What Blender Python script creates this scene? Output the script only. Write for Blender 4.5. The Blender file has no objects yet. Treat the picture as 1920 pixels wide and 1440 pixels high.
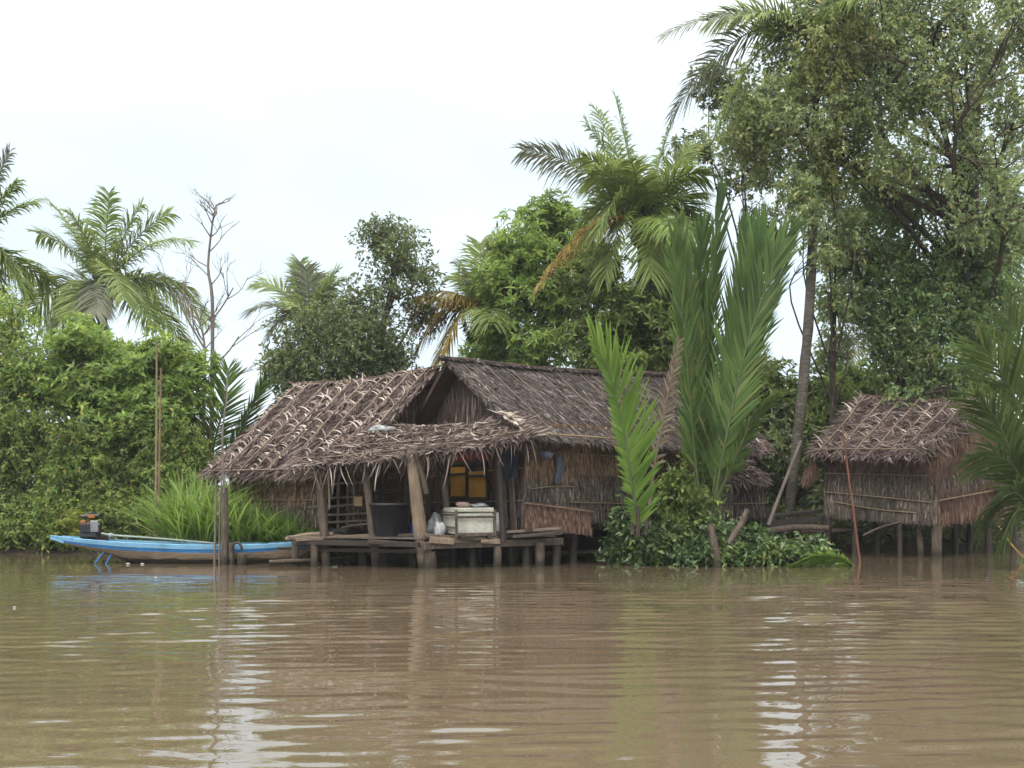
import bpy, math, random
import numpy as np
from mathutils import Vector

SC = bpy.context.scene
COL = SC.collection
F, HC, HY = 1866.7, 1.6, 920.0          # focal length (px of a 1920 px wide picture), eye height (m), horizon row
R = np.random.default_rng(11)
random.seed(5)
Z = np.array([0., 0., 1.])


def P(px, py, Y):
    return np.array([(px - 960) / F * Y, Y, HC - (py - HY) / F * Y])


def A(*v):
    return np.array(v, float)


def nrm(v):
    v = np.asarray(v, float)
    return v / np.maximum(np.linalg.norm(v, axis=-1, keepdims=True), 1e-9)


# ------------------------------------------------------------------ mesh builder
class MB:
    def __init__(s):
        s.V = []; s.L = []; s.T = []; s.M = []; s.S = []; s.n = 0

    def add(s, V, Fc, m=0, smooth=False):
        V = np.asarray(V, np.float32).reshape(-1, 3); Fc = np.asarray(Fc, np.int32)
        s.V.append(V); s.L.append((Fc + s.n).ravel())
        s.T.append(np.full(len(Fc), Fc.shape[1], np.int32)); s.M.append(np.full(len(Fc), m, np.int32))
        s.S.append(np.full(len(Fc), smooth, bool)); s.n += len(V)

    def build(s, name, mats, parent=None, origin=None):
        V = np.concatenate(s.V); L = np.concatenate(s.L); T = np.concatenate(s.T)
        if parent is not None:
            V = V - np.array(parent.location, np.float32)
            if parent.parent is not None:
                V = V - np.array(parent.parent.location, np.float32)
            loc = (0, 0, 0)
        elif origin is not None:
            V = V - np.array(origin, np.float32); loc = tuple(map(float, origin))
        else:
            loc = (0, 0, 0)
        me = bpy.data.meshes.new(name)
        me.vertices.add(len(V)); me.vertices.foreach_set('co', V.ravel())
        me.loops.add(len(L)); me.loops.foreach_set('vertex_index', L)
        me.polygons.add(len(T))
        st = np.zeros(len(T), np.int32); st[1:] = np.cumsum(T)[:-1]
        me.polygons.foreach_set('loop_start', st)
        me.polygons.foreach_set('loop_total', T)
        me.polygons.foreach_set('material_index', np.concatenate(s.M))
        me.polygons.foreach_set('use_smooth', np.concatenate(s.S))
        for m in (mats if isinstance(mats, (list, tuple)) else [mats]):
            me.materials.append(m)
        me.update(calc_edges=True); me.validate()
        o = bpy.data.objects.new(name, me); COL.objects.link(o); o.location = loc
        if parent is not None:
            o.parent = parent
        return o


def tag(o, label=None, cat=None, group=None, kind=None):
    if label: o['label'] = label
    if cat: o['category'] = cat
    if group: o['group'] = group
    if kind: o['kind'] = kind
    return o


def thing(name, loc, label, cat, group=None):
    o = bpy.data.objects.new(name, None); COL.objects.link(o)
    o.location = tuple(map(float, loc)); o.empty_display_size = .2
    return tag(o, label, cat, group)


# ------------------------------------------------------------------ shapes
def frames(pts):
    pts = np.asarray(pts, float)
    T = np.gradient(pts, axis=0); T = nrm(T)
    ref = A(0.31, .95, .05) if abs(T[0] @ A(.31, .95, .05)) < .8 else A(.9, -.2, .3)
    Bn = np.empty_like(T); bvec = ref
    for i in range(len(T)):                      # parallel transport, so no ring collapses
        bvec = bvec - (T[i] @ bvec) * T[i]; bvec = bvec / max(np.linalg.norm(bvec), 1e-9); Bn[i] = bvec
    return T, Bn, np.cross(T, Bn)


def tube(mb, pts, rad, k=8, m=0, rough=0., cap=True, smooth=True):
    pts = np.asarray(pts, float); n = len(pts)
    rad = np.broadcast_to(np.asarray(rad, float), (n,)) if np.ndim(rad) == 0 or len(np.atleast_1d(rad)) == n else np.linspace(rad[0], rad[1], n)
    T, Bn, Cn = frames(pts)
    a = np.arange(k) * 2 * np.pi / k
    rr = rad[:, None] * (1 + rough * R.normal(0, 1, (n, k)))
    V = pts[:, None] + rr[..., None] * (np.cos(a)[None, :, None] * Bn[:, None] + np.sin(a)[None, :, None] * Cn[:, None])
    V = V.reshape(-1, 3)
    i = np.arange(n - 1)[:, None] * k; j = np.arange(k)[None]; j2 = (j + 1) % k
    Fc = np.stack([i + j, i + j2, i + k + j2, i + k + j], -1).reshape(-1, 4)
    mb.add(V, Fc, m, smooth)
    if cap:
        base = mb.n
        mb.add(np.vstack([pts[:1], V[:k], pts[-1:], V[-k:]]),
               np.array([[0, 1 + (q + 1) % k, 1 + q] for q in range(k)] + [[k + 1, k + 2 + q, k + 2 + (q + 1) % k] for q in range(k)]), m, False)


def curve(pts, n):
    """Catmull-Rom through pts, n samples"""
    pts = np.asarray(pts, float)
    if len(pts) == 2:
        return pts[0] + np.linspace(0, 1, n)[:, None] * (pts[1] - pts[0])
    E = np.vstack([2 * pts[0] - pts[1], pts, 2 * pts[-1] - pts[-2]])
    t = np.linspace(0, len(pts) - 1 - 1e-6, n); i = t.astype(int); f = (t - i)[:, None]
    p0, p1, p2, p3 = E[i], E[i + 1], E[i + 2], E[i + 3]
    return .5 * (2 * p1 + (p2 - p0) * f + (2 * p0 - 5 * p1 + 4 * p2 - p3) * f ** 2 + (3 * p1 - p0 - 3 * p2 + p3) * f ** 3)


def box(mb, c, ax, ay, az, m=0, jit=0., bevel=0.):
    """c centre, ax/ay/az half-axis vectors; small chamfer on the edges along ax"""
    c, ax, ay, az = (np.asarray(q, float) for q in (c, ax, ay, az))
    b = bevel
    if b <= 0:
        V = np.array([c + sx * ax + sy * ay + sz * az for sx in (-1, 1) for sy in (-1, 1) for sz in (-1, 1)])
        V += R.normal(0, 1, V.shape) * jit
        Fc = [[0, 1, 3, 2], [4, 6, 7, 5], [0, 4, 5, 1], [2, 3, 7, 6], [0, 2, 6, 4], [1, 5, 7, 3]]
        mb.add(V, Fc, m); return
    ly, lz = np.linalg.norm(ay), np.linalg.norm(az)
    fy, fz = 1 - b / ly, 1 - b / lz
    ring = [(-fy, -1), (fy, -1), (1, -fz), (1, fz), (fy, 1), (-fy, 1), (-1, fz), (-1, -fz)]
    V = np.array([c + sx * ax + y * ay + z * az for sx in (-1, 1) for (y, z) in ring]) + R.normal(0, 1, (16, 3)) * jit
    Fc = [[k, (k + 1) % 8, 8 + (k + 1) % 8, 8 + k] for k in range(8)]
    mb.add(V, Fc, m)
    mb.add(V, [[7 - k for k in range(8)], [8 + k for k in range(8)]], m)


def beam(mb, p0, p1, w, h, m=0, jit=.004, bevel=.008, up=Z):
    p0 = np.asarray(p0, float); p1 = np.asarray(p1, float)
    d = nrm(p1 - p0); s = nrm(np.cross(d, up)); u = np.cross(s, d)
    box(mb, (p0 + p1) / 2, (p1 - p0) / 2, s * w / 2, u * h / 2, m, jit, min(bevel, w * .3, h * .3))


def ribbons(mb, C, S, m=0):
    """C (n,s,3) centre lines, S (n,s,3) half-width vectors"""
    n, s, _ = C.shape
    V = np.stack([C - S, C + S], 2).reshape(-1, 3)
    i = (np.arange(n) * s * 2)[:, None] + (np.arange(s - 1) * 2)[None]
    Fc = np.stack([i, i + 1, i + 3, i + 2], -1).reshape(-1, 4)
    mb.add(V, Fc, m, True)


def leaves(mb, p, d, nm, L, W, m=0):
    """diamond leaves, slightly folded"""
    s = nrm(np.cross(d, nm)); L = L[:, None]; W = W[:, None]; up = np.cross(s, d)
    V = np.stack([p, p + d * L * .42 + s * W + up * W * .35, p + d * L - up * L * .12, p + d * L * .42 - s * W + up * W * .35], 1).reshape(-1, 3)
    i = np.arange(len(p))[:, None] * 4
    mb.add(V, i + np.arange(4)[None], m)


def blob(mb, c, r, m=0, lump=.15, seed=0, nu=22, nv=14, fold=3.):
    u = np.linspace(0, 2 * np.pi, nu, endpoint=False); v = np.linspace(0, np.pi, nv)
    U, Vv = np.meshgrid(u, v)
    d = np.stack([np.sin(Vv) * np.cos(U), np.sin(Vv) * np.sin(U), np.cos(Vv)], -1)
    k = 1 + lump * (np.sin(d @ A(fold, 1.3, 2.1) + seed) + np.sin(d @ A(-2, fold * 1.3, 1.) + 2 * seed) * .7 + np.sin(d @ A(4, 3, -fold * 2) + 3 * seed) * .4)
    V = (np.asarray(c) + d * np.asarray(r) * k[..., None]).reshape(-1, 3)
    i = (np.arange(nv - 1) * nu)[:, None]; j = np.arange(nu)[None]; j2 = (j + 1) % nu
    mb.add(V, np.stack([i + j, i + nu + j, i + nu + j2, i + j2], -1).reshape(-1, 4), m, True)


def lathe(mb, c, prof, k=32, m=0):
    a = np.arange(k) * 2 * np.pi / k
    V = np.array([[c[0] + r * np.cos(t), c[1] + r * np.sin(t), c[2] + z] for (r, z) in prof for t in a])
    n = len(prof); i = (np.arange(n - 1) * k)[:, None]; j = np.arange(k)[None]; j2 = (j + 1) % k
    mb.add(V, np.stack([i + j, i + j2, i + k + j2, i + k + j], -1).reshape(-1, 4), m, True)


# ------------------------------------------------------------------ materials
def nodes(name):
    m = bpy.data.materials.new(name); m.use_nodes = True
    nt = m.node_tree; nt.nodes.clear()
    out = nt.nodes.new('ShaderNodeOutputMaterial')
    return m, nt, out


def ramp(nt, cols, gain=1.):
    r = nt.nodes.new('ShaderNodeValToRGB'); e = r.color_ramp.elements
    while len(e) < len(cols): e.new(.5)
    for q, (p, c) in zip(e, cols): q.position = p; q.color = (*(x * gain for x in c), 1)
    return r


def noise(nt, scale, vec=None, detail=3., rough=.55, coord='Object', mapping=None):
    tc = nt.nodes.new('ShaderNodeTexCoord'); n = nt.nodes.new('ShaderNodeTexNoise')
    n.inputs['Scale'].default_value = scale; n.inputs['Detail'].default_value = detail; n.inputs['Roughness'].default_value = rough
    src = tc.outputs[coord]
    if mapping:
        mp = nt.nodes.new('ShaderNodeMapping'); mp.inputs['Scale'].default_value = mapping
        nt.links.new(src, mp.inputs['Vector']); src = mp.outputs['Vector']
    nt.links.new(src, n.inputs['Vector'])
    return n.outputs['Fac']


def mult(nt, col, fac, lo, hi):
    mr = nt.nodes.new('ShaderNodeMapRange'); mr.inputs['From Min'].default_value = .3; mr.inputs['From Max'].default_value = .7
    mr.inputs['To Min'].default_value = lo; mr.inputs['To Max'].default_value = hi
    nt.links.new(fac, mr.inputs['Value'])
    mx = nt.nodes.new('ShaderNodeVectorMath'); mx.operation = 'SCALE'
    nt.links.new(col, mx.inputs[0]); nt.links.new(mr.outputs[0], mx.inputs['Scale'])
    return mx.outputs[0]


def island_mat(name, cols, rough=.5, spec=.4, trans=0., clump=(.9, .7, 1.25), fine=None, tint=None):
    """colour chosen per leaf / per strip, varied in broad clumps"""
    m, nt, out = nodes(name)
    g = nt.nodes.new('ShaderNodeNewGeometry'); r = ramp(nt, cols, .88)
    nt.links.new(g.outputs['Random Per Island'], r.inputs[0])
    col = r.outputs[0]
    if tint:
        nz = noise(nt, tint[0], detail=2)
        mr = nt.nodes.new('ShaderNodeMapRange'); mr.inputs['From Min'].default_value = tint[2]; mr.inputs['From Max'].default_value = tint[2] + .15
        nt.links.new(nz, mr.inputs['Value'])
        mx = nt.nodes.new('ShaderNodeMix'); mx.data_type = 'RGBA'; mx.inputs['B'].default_value = (*tint[1], 1)
        sc = nt.nodes.new('ShaderNodeMath'); sc.operation = 'MULTIPLY'; sc.inputs[1].default_value = tint[3]
        nt.links.new(mr.outputs[0], sc.inputs[0]); nt.links.new(sc.outputs[0], mx.inputs['Factor'])
        nt.links.new(col, mx.inputs['A']); col = mx.outputs['Result']
    if clump: col = mult(nt, col, noise(nt, clump[0], detail=2), clump[1], clump[2])
    if fine: col = mult(nt, col, noise(nt, fine[0], mapping=fine[3] if len(fine) > 3 else None), fine[1], fine[2])
    b = nt.nodes.new('ShaderNodeBsdfPrincipled'); b.inputs['Roughness'].default_value = rough
    b.inputs['Specular IOR Level'].default_value = spec
    nt.links.new(col, b.inputs['Base Color'])
    if trans:
        t = nt.nodes.new('ShaderNodeBsdfTranslucent'); mx = nt.nodes.new('ShaderNodeMixShader'); mx.inputs[0].default_value = trans
        hs = nt.nodes.new('ShaderNodeHueSaturation'); hs.inputs['Value'].default_value = 1.35; hs.inputs['Hue'].default_value = .485
        nt.links.new(col, hs.inputs['Color']); nt.links.new(hs.outputs[0], t.inputs['Color'])
        nt.links.new(b.outputs[0], mx.inputs[1]); nt.links.new(t.outputs[0], mx.inputs[2]); nt.links.new(mx.outputs[0], out.inputs[0])
    else:
        nt.links.new(b.outputs[0], out.inputs[0])
    return m


def grain_mat(name, cols, scale=1., stretch=(6, 6, .7), rough=.75, spec=.25, bump=.3, blotch=(1.5, .7, 1.2), metal=0., wet=0.):
    m, nt, out = nodes(name)
    f = noise(nt, scale * 3, detail=5, rough=.65, mapping=stretch)
    r = ramp(nt, cols, .86); nt.links.new(f, r.inputs[0])
    col = mult(nt, r.outputs[0], noise(nt, blotch[0], detail=3), blotch[1], blotch[2])
    if wet:    # soaked, algae stained foot just above the water
        gp = nt.nodes.new('ShaderNodeNewGeometry'); sp = nt.nodes.new('ShaderNodeSeparateXYZ'); nt.links.new(gp.outputs['Position'], sp.inputs[0])
        ad = nt.nodes.new('ShaderNodeMath'); ad.operation = 'MULTIPLY_ADD'; ad.inputs[1].default_value = .22; nt.links.new(f, ad.inputs[0]); nt.links.new(sp.outputs['Z'], ad.inputs[2])
        mw = nt.nodes.new('ShaderNodeMapRange'); mw.inputs['From Min'].default_value = .20; mw.inputs['From Max'].default_value = .20 + wet; nt.links.new(ad.outputs[0], mw.inputs['Value'])
        mm = nt.nodes.new('ShaderNodeMix'); mm.data_type = 'RGBA'; mm.inputs['A'].default_value = (.030, .026, .017, 1); nt.links.new(mw.outputs[0], mm.inputs['Factor']); nt.links.new(col, mm.inputs['B']); col = mm.outputs['Result']
    b = nt.nodes.new('ShaderNodeBsdfPrincipled'); b.inputs['Roughness'].default_value = rough
    b.inputs['Specular IOR Level'].default_value = spec; b.inputs['Metallic'].default_value = metal
    nt.links.new(col, b.inputs['Base Color'])
    if bump:
        bp = nt.nodes.new('ShaderNodeBump'); bp.inputs['Strength'].default_value = bump; bp.inputs['Distance'].default_value = .02
        nt.links.new(f, bp.inputs['Height']); nt.links.new(bp.outputs[0], b.inputs['Normal'])
    nt.links.new(b.outputs[0], out.inputs[0])
    return m


MT = {}
# --- foliage
MT['leaf_bright'] = island_mat('leaf_bright', [(0, (0.104, 0.176, 0.045)), (.45, (0.174, 0.283, 0.060)), (.85, (0.266, 0.392, 0.082)), (1, (0.390, 0.450, 0.103))], 0.45, 0.35, .38, (.55, .6, 1.3))
MT['leaf_olive'] = island_mat('leaf_olive', [(0, (0.116, 0.196, 0.050)), (.5, (0.197, 0.318, 0.072)), (.88, (0.301, 0.402, 0.091)), (1, (0.556, 0.487, 0.114))], 0.45, 0.35, .36, (.5, .55, 1.3), tint=(.35, (.17, .17, .03), .52, .6))
MT['leaf_dark'] = island_mat('leaf_dark', [(0, (0.073, 0.110, 0.041)), (.5, (0.121, 0.170, 0.061)), (.9, (0.184, 0.227, 0.081)), (1, (0.265, 0.257, 0.081))], .4, .5, .3, (.6, .65, 1.3))
MT['leaf_deep'] = island_mat('leaf_deep', [(0, (0.091, 0.143, 0.035)), (.5, (0.163, 0.233, 0.055)), (.9, (0.228, 0.307, 0.074)), (1, (0.337, 0.341, 0.089))], 0.45, 0.35, .34, (.6, .55, 1.25))
MT['leaf_shrub'] = island_mat('leaf_shrub', [(0, (0.049, 0.095, 0.031)), (.5, (0.082, 0.150, 0.044)), (.97, (0.135, 0.215, 0.066)), (1, (0.290, 0.330, 0.088))], .33, .6, .28, (1.2, .6, 1.3), tint=(.7, (.26, .30, .05), .60, .55))
MT['leaf_canopy'] = island_mat('leaf_canopy', [(0, (0.175, 0.241, 0.118)), (.5, (0.262, 0.349, 0.152)), (.9, (0.386, 0.458, 0.187)), (1, (0.647, 0.554, 0.209))], .36, .6, .45, (.55, .65, 1.3), tint=(.3, (.24, .24, .05), .55, .6))
MT['leaf_dull'] = island_mat('leaf_dull', [(0, (0.099, 0.173, 0.067)), (.5, (0.157, 0.259, 0.090)), (.92, (0.237, 0.336, 0.112)), (1, (0.433, 0.384, 0.105))], .36, .6, .45, (.6, .65, 1.3), tint=(.4, (.17, .18, .05), .57, .5))
MT['grass'] = island_mat('grass_blade', [(0, (0.093, 0.175, 0.036)), (.5, (0.160, 0.289, 0.053)), (.9, (0.247, 0.392, 0.082)), (1, (0.371, 0.371, 0.165))], .5, .35, .4, (1.1, .6, 1.25))
MT['frond_green'] = island_mat('frond_green', [(0, (0.112, 0.179, 0.048)), (.5, (0.180, 0.268, 0.062)), (1, (0.275, 0.357, 0.082))], 0.5, 0.28, .4, (.5, .75, 1.25))
MT['frond_pale'] = island_mat('frond_pale', [(0, (0.136, 0.202, 0.061)), (.5, (0.205, 0.282, 0.085)), (1, (0.307, 0.372, 0.109))], 0.5, 0.28, .4, (.5, .8, 1.2))
MT['frond_grey'] = island_mat('frond_grey', [(0, (.10, .12, .085)), (.5, (.16, .18, .12)), (1, (.24, .24, .15))], .5, .4, .3, (.5, .8, 1.2))
MT['frond_yellow'] = island_mat('frond_yellow', [(0, (.16, .13, .03)), (.5, (.27, .20, .035)), (1, (.34, .24, .06))], .5, .3, .4, (.5, .8, 1.2))
MT['frond_orange'] = island_mat('frond_orange', [(0, (.30, .19, .08)), (.5, (.52, .34, .09)), (1, (.62, .45, .16))], .6, .2, .4, (.7, .75, 1.2))
MT['frond_nipa'] = island_mat('frond_nipa', [(0, (0.051, 0.103, 0.026)), (.5, (0.088, 0.160, 0.039)), (.9, (0.130, 0.206, 0.051)), (1, (0.207, 0.227, 0.077))], 0.5, 0.28, .35, (.9, .6, 1.35))
MT['frond_nipa_dark'] = island_mat('frond_nipa_dark', [(0, (0.052, 0.090, 0.027)), (.5, (0.086, 0.138, 0.041)), (1, (0.138, 0.192, 0.054))], 0.5, 0.28, .35, (.8, .65, 1.3))
MT['frond_nipa_fresh'] = island_mat('frond_nipa_fresh', [(0, (0.099, 0.194, 0.035)), (.5, (0.144, 0.264, 0.045)), (1, (0.198, 0.317, 0.060))], 0.5, 0.28, .42, (.5, .85, 1.15))
MT['frond_dry'] = island_mat('frond_dry', [(0, (0.144, 0.107, 0.072)), (.5, (0.224, 0.176, 0.128)), (1, (0.304, 0.262, 0.187))], .7, .2, .25, (.7, .8, 1.2))
# --- thatch
MT['thatch_base'] = grain_mat('thatch_base', [(.2, (.035, .024, .018)), (.5, (.07, .048, .036)), (.8, (.12, .085, .062))], 4, (4, 4, 2), .9, .1, .6)
MT['thatch_brown'] = island_mat('thatch_brown', [(0, (0.047, 0.032, 0.029)), (.4, (0.085, 0.061, 0.054)), (.75, (0.133, 0.100, 0.090)), (.92, (0.198, 0.157, 0.142)), (1, (0.308, 0.263, 0.246))], .8, .15, 0, (1.1, .7, 1.25), (14, .8, 1.15))
MT['thatch_curl'] = island_mat('thatch_curl', [(0, (0.129, 0.090, 0.072)), (.45, (0.217, 0.165, 0.134)), (.72, (0.366, 0.310, 0.272)), (1, (0.554, 0.504, 0.448))], .7, .2, .06, (1.1, .7, 1.2))
MT['thatch_grey'] = island_mat('thatch_grey', [(0, (0.034, 0.028, 0.025)), (.45, (0.065, 0.052, 0.048)), (.8, (0.103, 0.083, 0.079)), (.94, (0.178, 0.153, 0.147)), (1, (0.336, 0.305, 0.305))], .75, .2, 0, (.9, .75, 1.25), (12, .8, 1.15))
MT['thatch_wall'] = island_mat('thatch_wall', [(0, (0.085, 0.051, 0.032)), (.4, (0.168, 0.104, 0.061)), (.8, (0.275, 0.178, 0.111)), (1, (0.428, 0.300, 0.196))], .8, .15, 0, (.9, .65, 1.25), (9, .75, 1.2))
MT['thatch_wall_grey'] = island_mat('thatch_wall_grey', [(0, (0.039, 0.032, 0.027)), (.45, (0.083, 0.066, 0.056)), (.85, (0.156, 0.127, 0.102)), (1, (0.267, 0.222, 0.177))], .8, .15, 0, (.9, .65, 1.25), (9, .75, 1.2))
MT['thatch_wall_red'] = island_mat('thatch_wall_red', [(0, (0.081, 0.046, 0.033)), (.5, (0.135, 0.081, 0.059)), (1, (0.216, 0.141, 0.106))], .75, .15, 0, (.9, .7, 1.2), (9, .8, 1.15))
MT['bamboo'] = grain_mat('bamboo', [(.2, (.16, .115, .07)), (.6, (.27, .20, .12)), (.9, (.38, .30, .19))], 2, (4, 4, 4), .6, .3, .2, wet=.16)
MT['rachis'] = grain_mat('rachis', [(.2, (.12, .085, .06)), (.6, (.22, .17, .13)), (.9, (.34, .29, .23))], 3, (4, 4, 4), .7, .2, .2)
# --- wood, bark
MT['wood'] = grain_mat('weathered_wood', [(.2, (.04, .03, .023)), (.5, (.10, .077, .06)), (.8, (.21, .17, .135))], 2, (5, 5, .6), wet=.16)
MT['wood_pale'] = grain_mat('pale_wood', [(.2, (.12, .085, .055)), (.5, (.21, .155, .11)), (.8, (.32, .25, .185))], 2, (6, 6, .5), wet=.16)
MT['wood_dark'] = grain_mat('dark_wet_wood', [(.2, (.018, .014, .011)), (.5, (.04, .03, .024)), (.8, (.075, .058, .046))], 2, (5, 5, .6), .6, .35, wet=.16)
MT['plank'] = grain_mat('deck_plank', [(.2, (.06, .046, .036)), (.5, (.13, .105, .085)), (.8, (.24, .205, .17))], 2, (.6, 5, 5))
MT['bark'] = grain_mat('bark', [(.2, (.03, .024, .02)), (.5, (.065, .052, .042)), (.8, (.12, .10, .082))], 1.5, (4, 4, 1.5), .85, .15, .7)
MT['palm_bark'] = grain_mat('palm_bark', [(.25, (.045, .038, .03)), (.5, (.10, .088, .072)), (.75, (.22, .2, .17))], 1.6, (1.2, 1.2, 5), .85, .15, .8)
MT['dead_wood'] = grain_mat('dead_wood', [(.2, (.12, .10, .085)), (.8, (.26, .23, .2))], 2, (4, 4, 1), .85, .15, .4)
MT['stem_green'] = grain_mat('frond_stem', [(.2, (.05, .075, .025)), (.8, (.12, .15, .05))], 2, (3, 3, 1), .5, .4, .1)
MT['rust_pole'] = grain_mat('rusty_pole', [(.2, (.12, .05, .03)), (.8, (.26, .12, .075))], 3, (4, 4, 1), .7, .2, .3)
# --- goods
MT['blue_paint'] = grain_mat('blue_boat_paint', [(.30, (.26, .23, .18)), (.34, (.02, .14, .36)), (.6, (.035, .23, .54)), (.9, (.10, .34, .62))], 2.5, (.5, 3, 5), .5, .4, .2, (2.5, .7, 1.15))
MT['blue_light'] = grain_mat('pale_blue_paint', [(.30, (.34, .31, .26)), (.34, (.13, .36, .58)), (.8, (.30, .54, .72))], 2.5, (.5, 3, 5), .45, .4, .15, (2.5, .75, 1.1))
MT['hull'] = grain_mat('hull_wood', [(.15, (.13, .095, .06)), (.5, (.26, .2, .14)), (.85, (.38, .31, .23))], 2, (.5, 3, 5), .65, .3, .2, (1.2, .65, 1.15), wet=.05)
MT['hull_in'] = grain_mat('hull_inside', [(.2, (.05, .09, .075)), (.8, (.10, .15, .12))], 2, (1, 3, 3), .7, .2, .2)
MT['engine'] = grain_mat('engine_metal', [(.2, (.018, .018, .02)), (.8, (.06, .06, .065))], 4, (3, 3, 3), .45, .5, .2, metal=.3)
MT['engine_grey'] = grain_mat('engine_grey', [(.2, (.12, .12, .12)), (.8, (.3, .3, .3))], 4, (3, 3, 3), .45, .5, .2, metal=.3)
MT['engine_orange'] = grain_mat('engine_orange', [(.2, (.22, .07, .015)), (.8, (.42, .17, .03))], 3, (3, 3, 3), .45, .4, .1)
MT['shaft'] = grain_mat('shaft_paint', [(.2, (.16, .22, .2)), (.8, (.34, .4, .37))], 3, (1, 3, 3), .5, .4, .1)
MT['tub'] = grain_mat('black_plastic', [(.2, (.012, .013, .017)), (.8, (.03, .032, .04))], 2, (2, 2, 1), .5, .4, .1)
MT['foam'] = grain_mat('grimy_foam', [(.2, (.34, .33, .26)), (.5, (.5, .5, .42)), (.9, (.62, .62, .54))], 2, (2, 2, 3), .8, .2, .15, (3, .75, 1.1))
MT['yellow'] = grain_mat('faded_yellow_board', [(.2, (.42, .20, .03)), (.8, (.60, .33, .06))], 1.5, (2, 2, 2), .7, .2, .1)
MT['white_bag'] = grain_mat('plastic_bag', [(.2, (.35, .36, .37)), (.8, (.62, .63, .64))], 3, (2, 2, 2), .4, .4, .3)
MT['grey_bag'] = grain_mat('grey_bag', [(.2, (.16, .17, .17)), (.8, (.36, .37, .37))], 3, (2, 2, 2), .45, .4, .3)
MT['navy'] = grain_mat('navy_cloth', [(.2, (.012, .014, .025)), (.8, (.03, .034, .055))], 3, (3, 3, 1), .9, .1, .3)
MT['cloth_blue'] = grain_mat('blue_cloth', [(.2, (.03, .04, .07)), (.8, (.15, .165, .20))], 5, (3, 3, 1), .9, .1, .3)
MT['red_cloth'] = grain_mat('red_cloth', [(.2, (.14, .025, .025)), (.8, (.26, .05, .045))], 3, (2, 3, 2), .9, .1, .3)
MT['pink_cloth'] = grain_mat('faded_cloth', [(.2, (.20, .14, .12)), (.8, (.32, .25, .22))], 3, (2, 2, 2), .9, .1, .3)
MT['tan_can'] = grain_mat('tan_plastic', [(.2, (.25, .16, .07)), (.8, (.38, .26, .13))], 3, (2, 2, 2), .5, .3, .1)
MT['blue_plastic'] = grain_mat('blue_plastic', [(.2, (.02, .07, .4)), (.8, (.04, .14, .55))], 3, (2, 2, 2), .4, .4, .1)
MT['mud'] = grain_mat('mud', [(.25, (.025, .019, .013)), (.5, (.045, .034, .024)), (.8, (.08, .062, .042))], 1.2, (1, 1, 1), .8, .3, .6)


# ------------------------------------------------------------------ world, sun, camera
SUN_EL, SUN_AZ = math.radians(48), math.radians(-150)       # azimuth clockwise from +Y
w = bpy.data.worlds.new('World'); SC.world = w; w.use_nodes = True
nt = w.node_tree; nt.nodes.clear()
wo = nt.nodes.new('ShaderNodeOutputWorld'); bg = nt.nodes.new('ShaderNodeBackground'); bg.inputs['Strength'].default_value = .1
sky = nt.nodes.new('ShaderNodeTexSky'); sky.sky_type = 'NISHITA'; sky.sun_disc = False
sky.sun_elevation = SUN_EL; sky.sun_rotation = SUN_AZ
tc = nt.nodes.new('ShaderNodeTexCoord'); sx = nt.nodes.new('ShaderNodeSeparateXYZ'); nt.links.new(tc.outputs['Generated'], sx.inputs[0])
mr = nt.nodes.new('ShaderNodeMapRange'); mr.interpolation_type = 'SMOOTHSTEP'; mr.inputs['From Min'].default_value = .30; mr.inputs['From Max'].default_value = 1
nt.links.new(sx.outputs['Z'], mr.inputs['Value'])           # overcast: brighter overhead
cn = nt.nodes.new('ShaderNodeTexNoise'); cn.inputs['Scale'].default_value = 2.6; cn.inputs['Detail'].default_value = 5
cm = nt.nodes.new('ShaderNodeMapping'); cm.inputs['Scale'].default_value = (1, 1, 2.6); nt.links.new(tc.outputs['Generated'], cm.inputs['Vector']); nt.links.new(cm.outputs[0], cn.inputs['Vector'])
cr = ramp(nt, [(.32, (.665, .80, .90)), (.68, (.79, .90, .97))]); nt.links.new(cn.outputs['Fac'], cr.inputs[0])
vs = nt.nodes.new('ShaderNodeVectorMath'); vs.operation = 'SCALE'; vs.inputs['Scale'].default_value = 8.9; nt.links.new(cr.outputs[0], vs.inputs[0])
vm = nt.nodes.new('ShaderNodeMix'); vm.data_type = 'RGBA'; vm.inputs['B'].default_value = (30.5, 28.5, 26.5, 1)
nt.links.new(mr.outputs[0], vm.inputs['Factor']); nt.links.new(vs.outputs[0], vm.inputs['A'])
mx = nt.nodes.new('ShaderNodeMix'); mx.data_type = 'RGBA'; mx.inputs['Factor'].default_value = .94
nt.links.new(sky.outputs[0], mx.inputs['A']); nt.links.new(vm.outputs['Result'], mx.inputs['B'])
nt.links.new(mx.outputs['Result'], bg.inputs['Color']); nt.links.new(bg.outputs[0], wo.inputs[0])

sl = bpy.data.lights.new('sun', 'SUN'); sl.energy = 1.5; sl.angle = math.radians(35); sl.color = (1, .965, .91)
so = bpy.data.objects.new('sun', sl); COL.objects.link(so)
sd = Vector((math.sin(SUN_AZ) * math.cos(SUN_EL), math.cos(SUN_AZ) * math.cos(SUN_EL), math.sin(SUN_EL)))
so.rotation_euler = sd.to_track_quat('Z', 'Y').to_euler(); so.location = sd * 60

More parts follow.
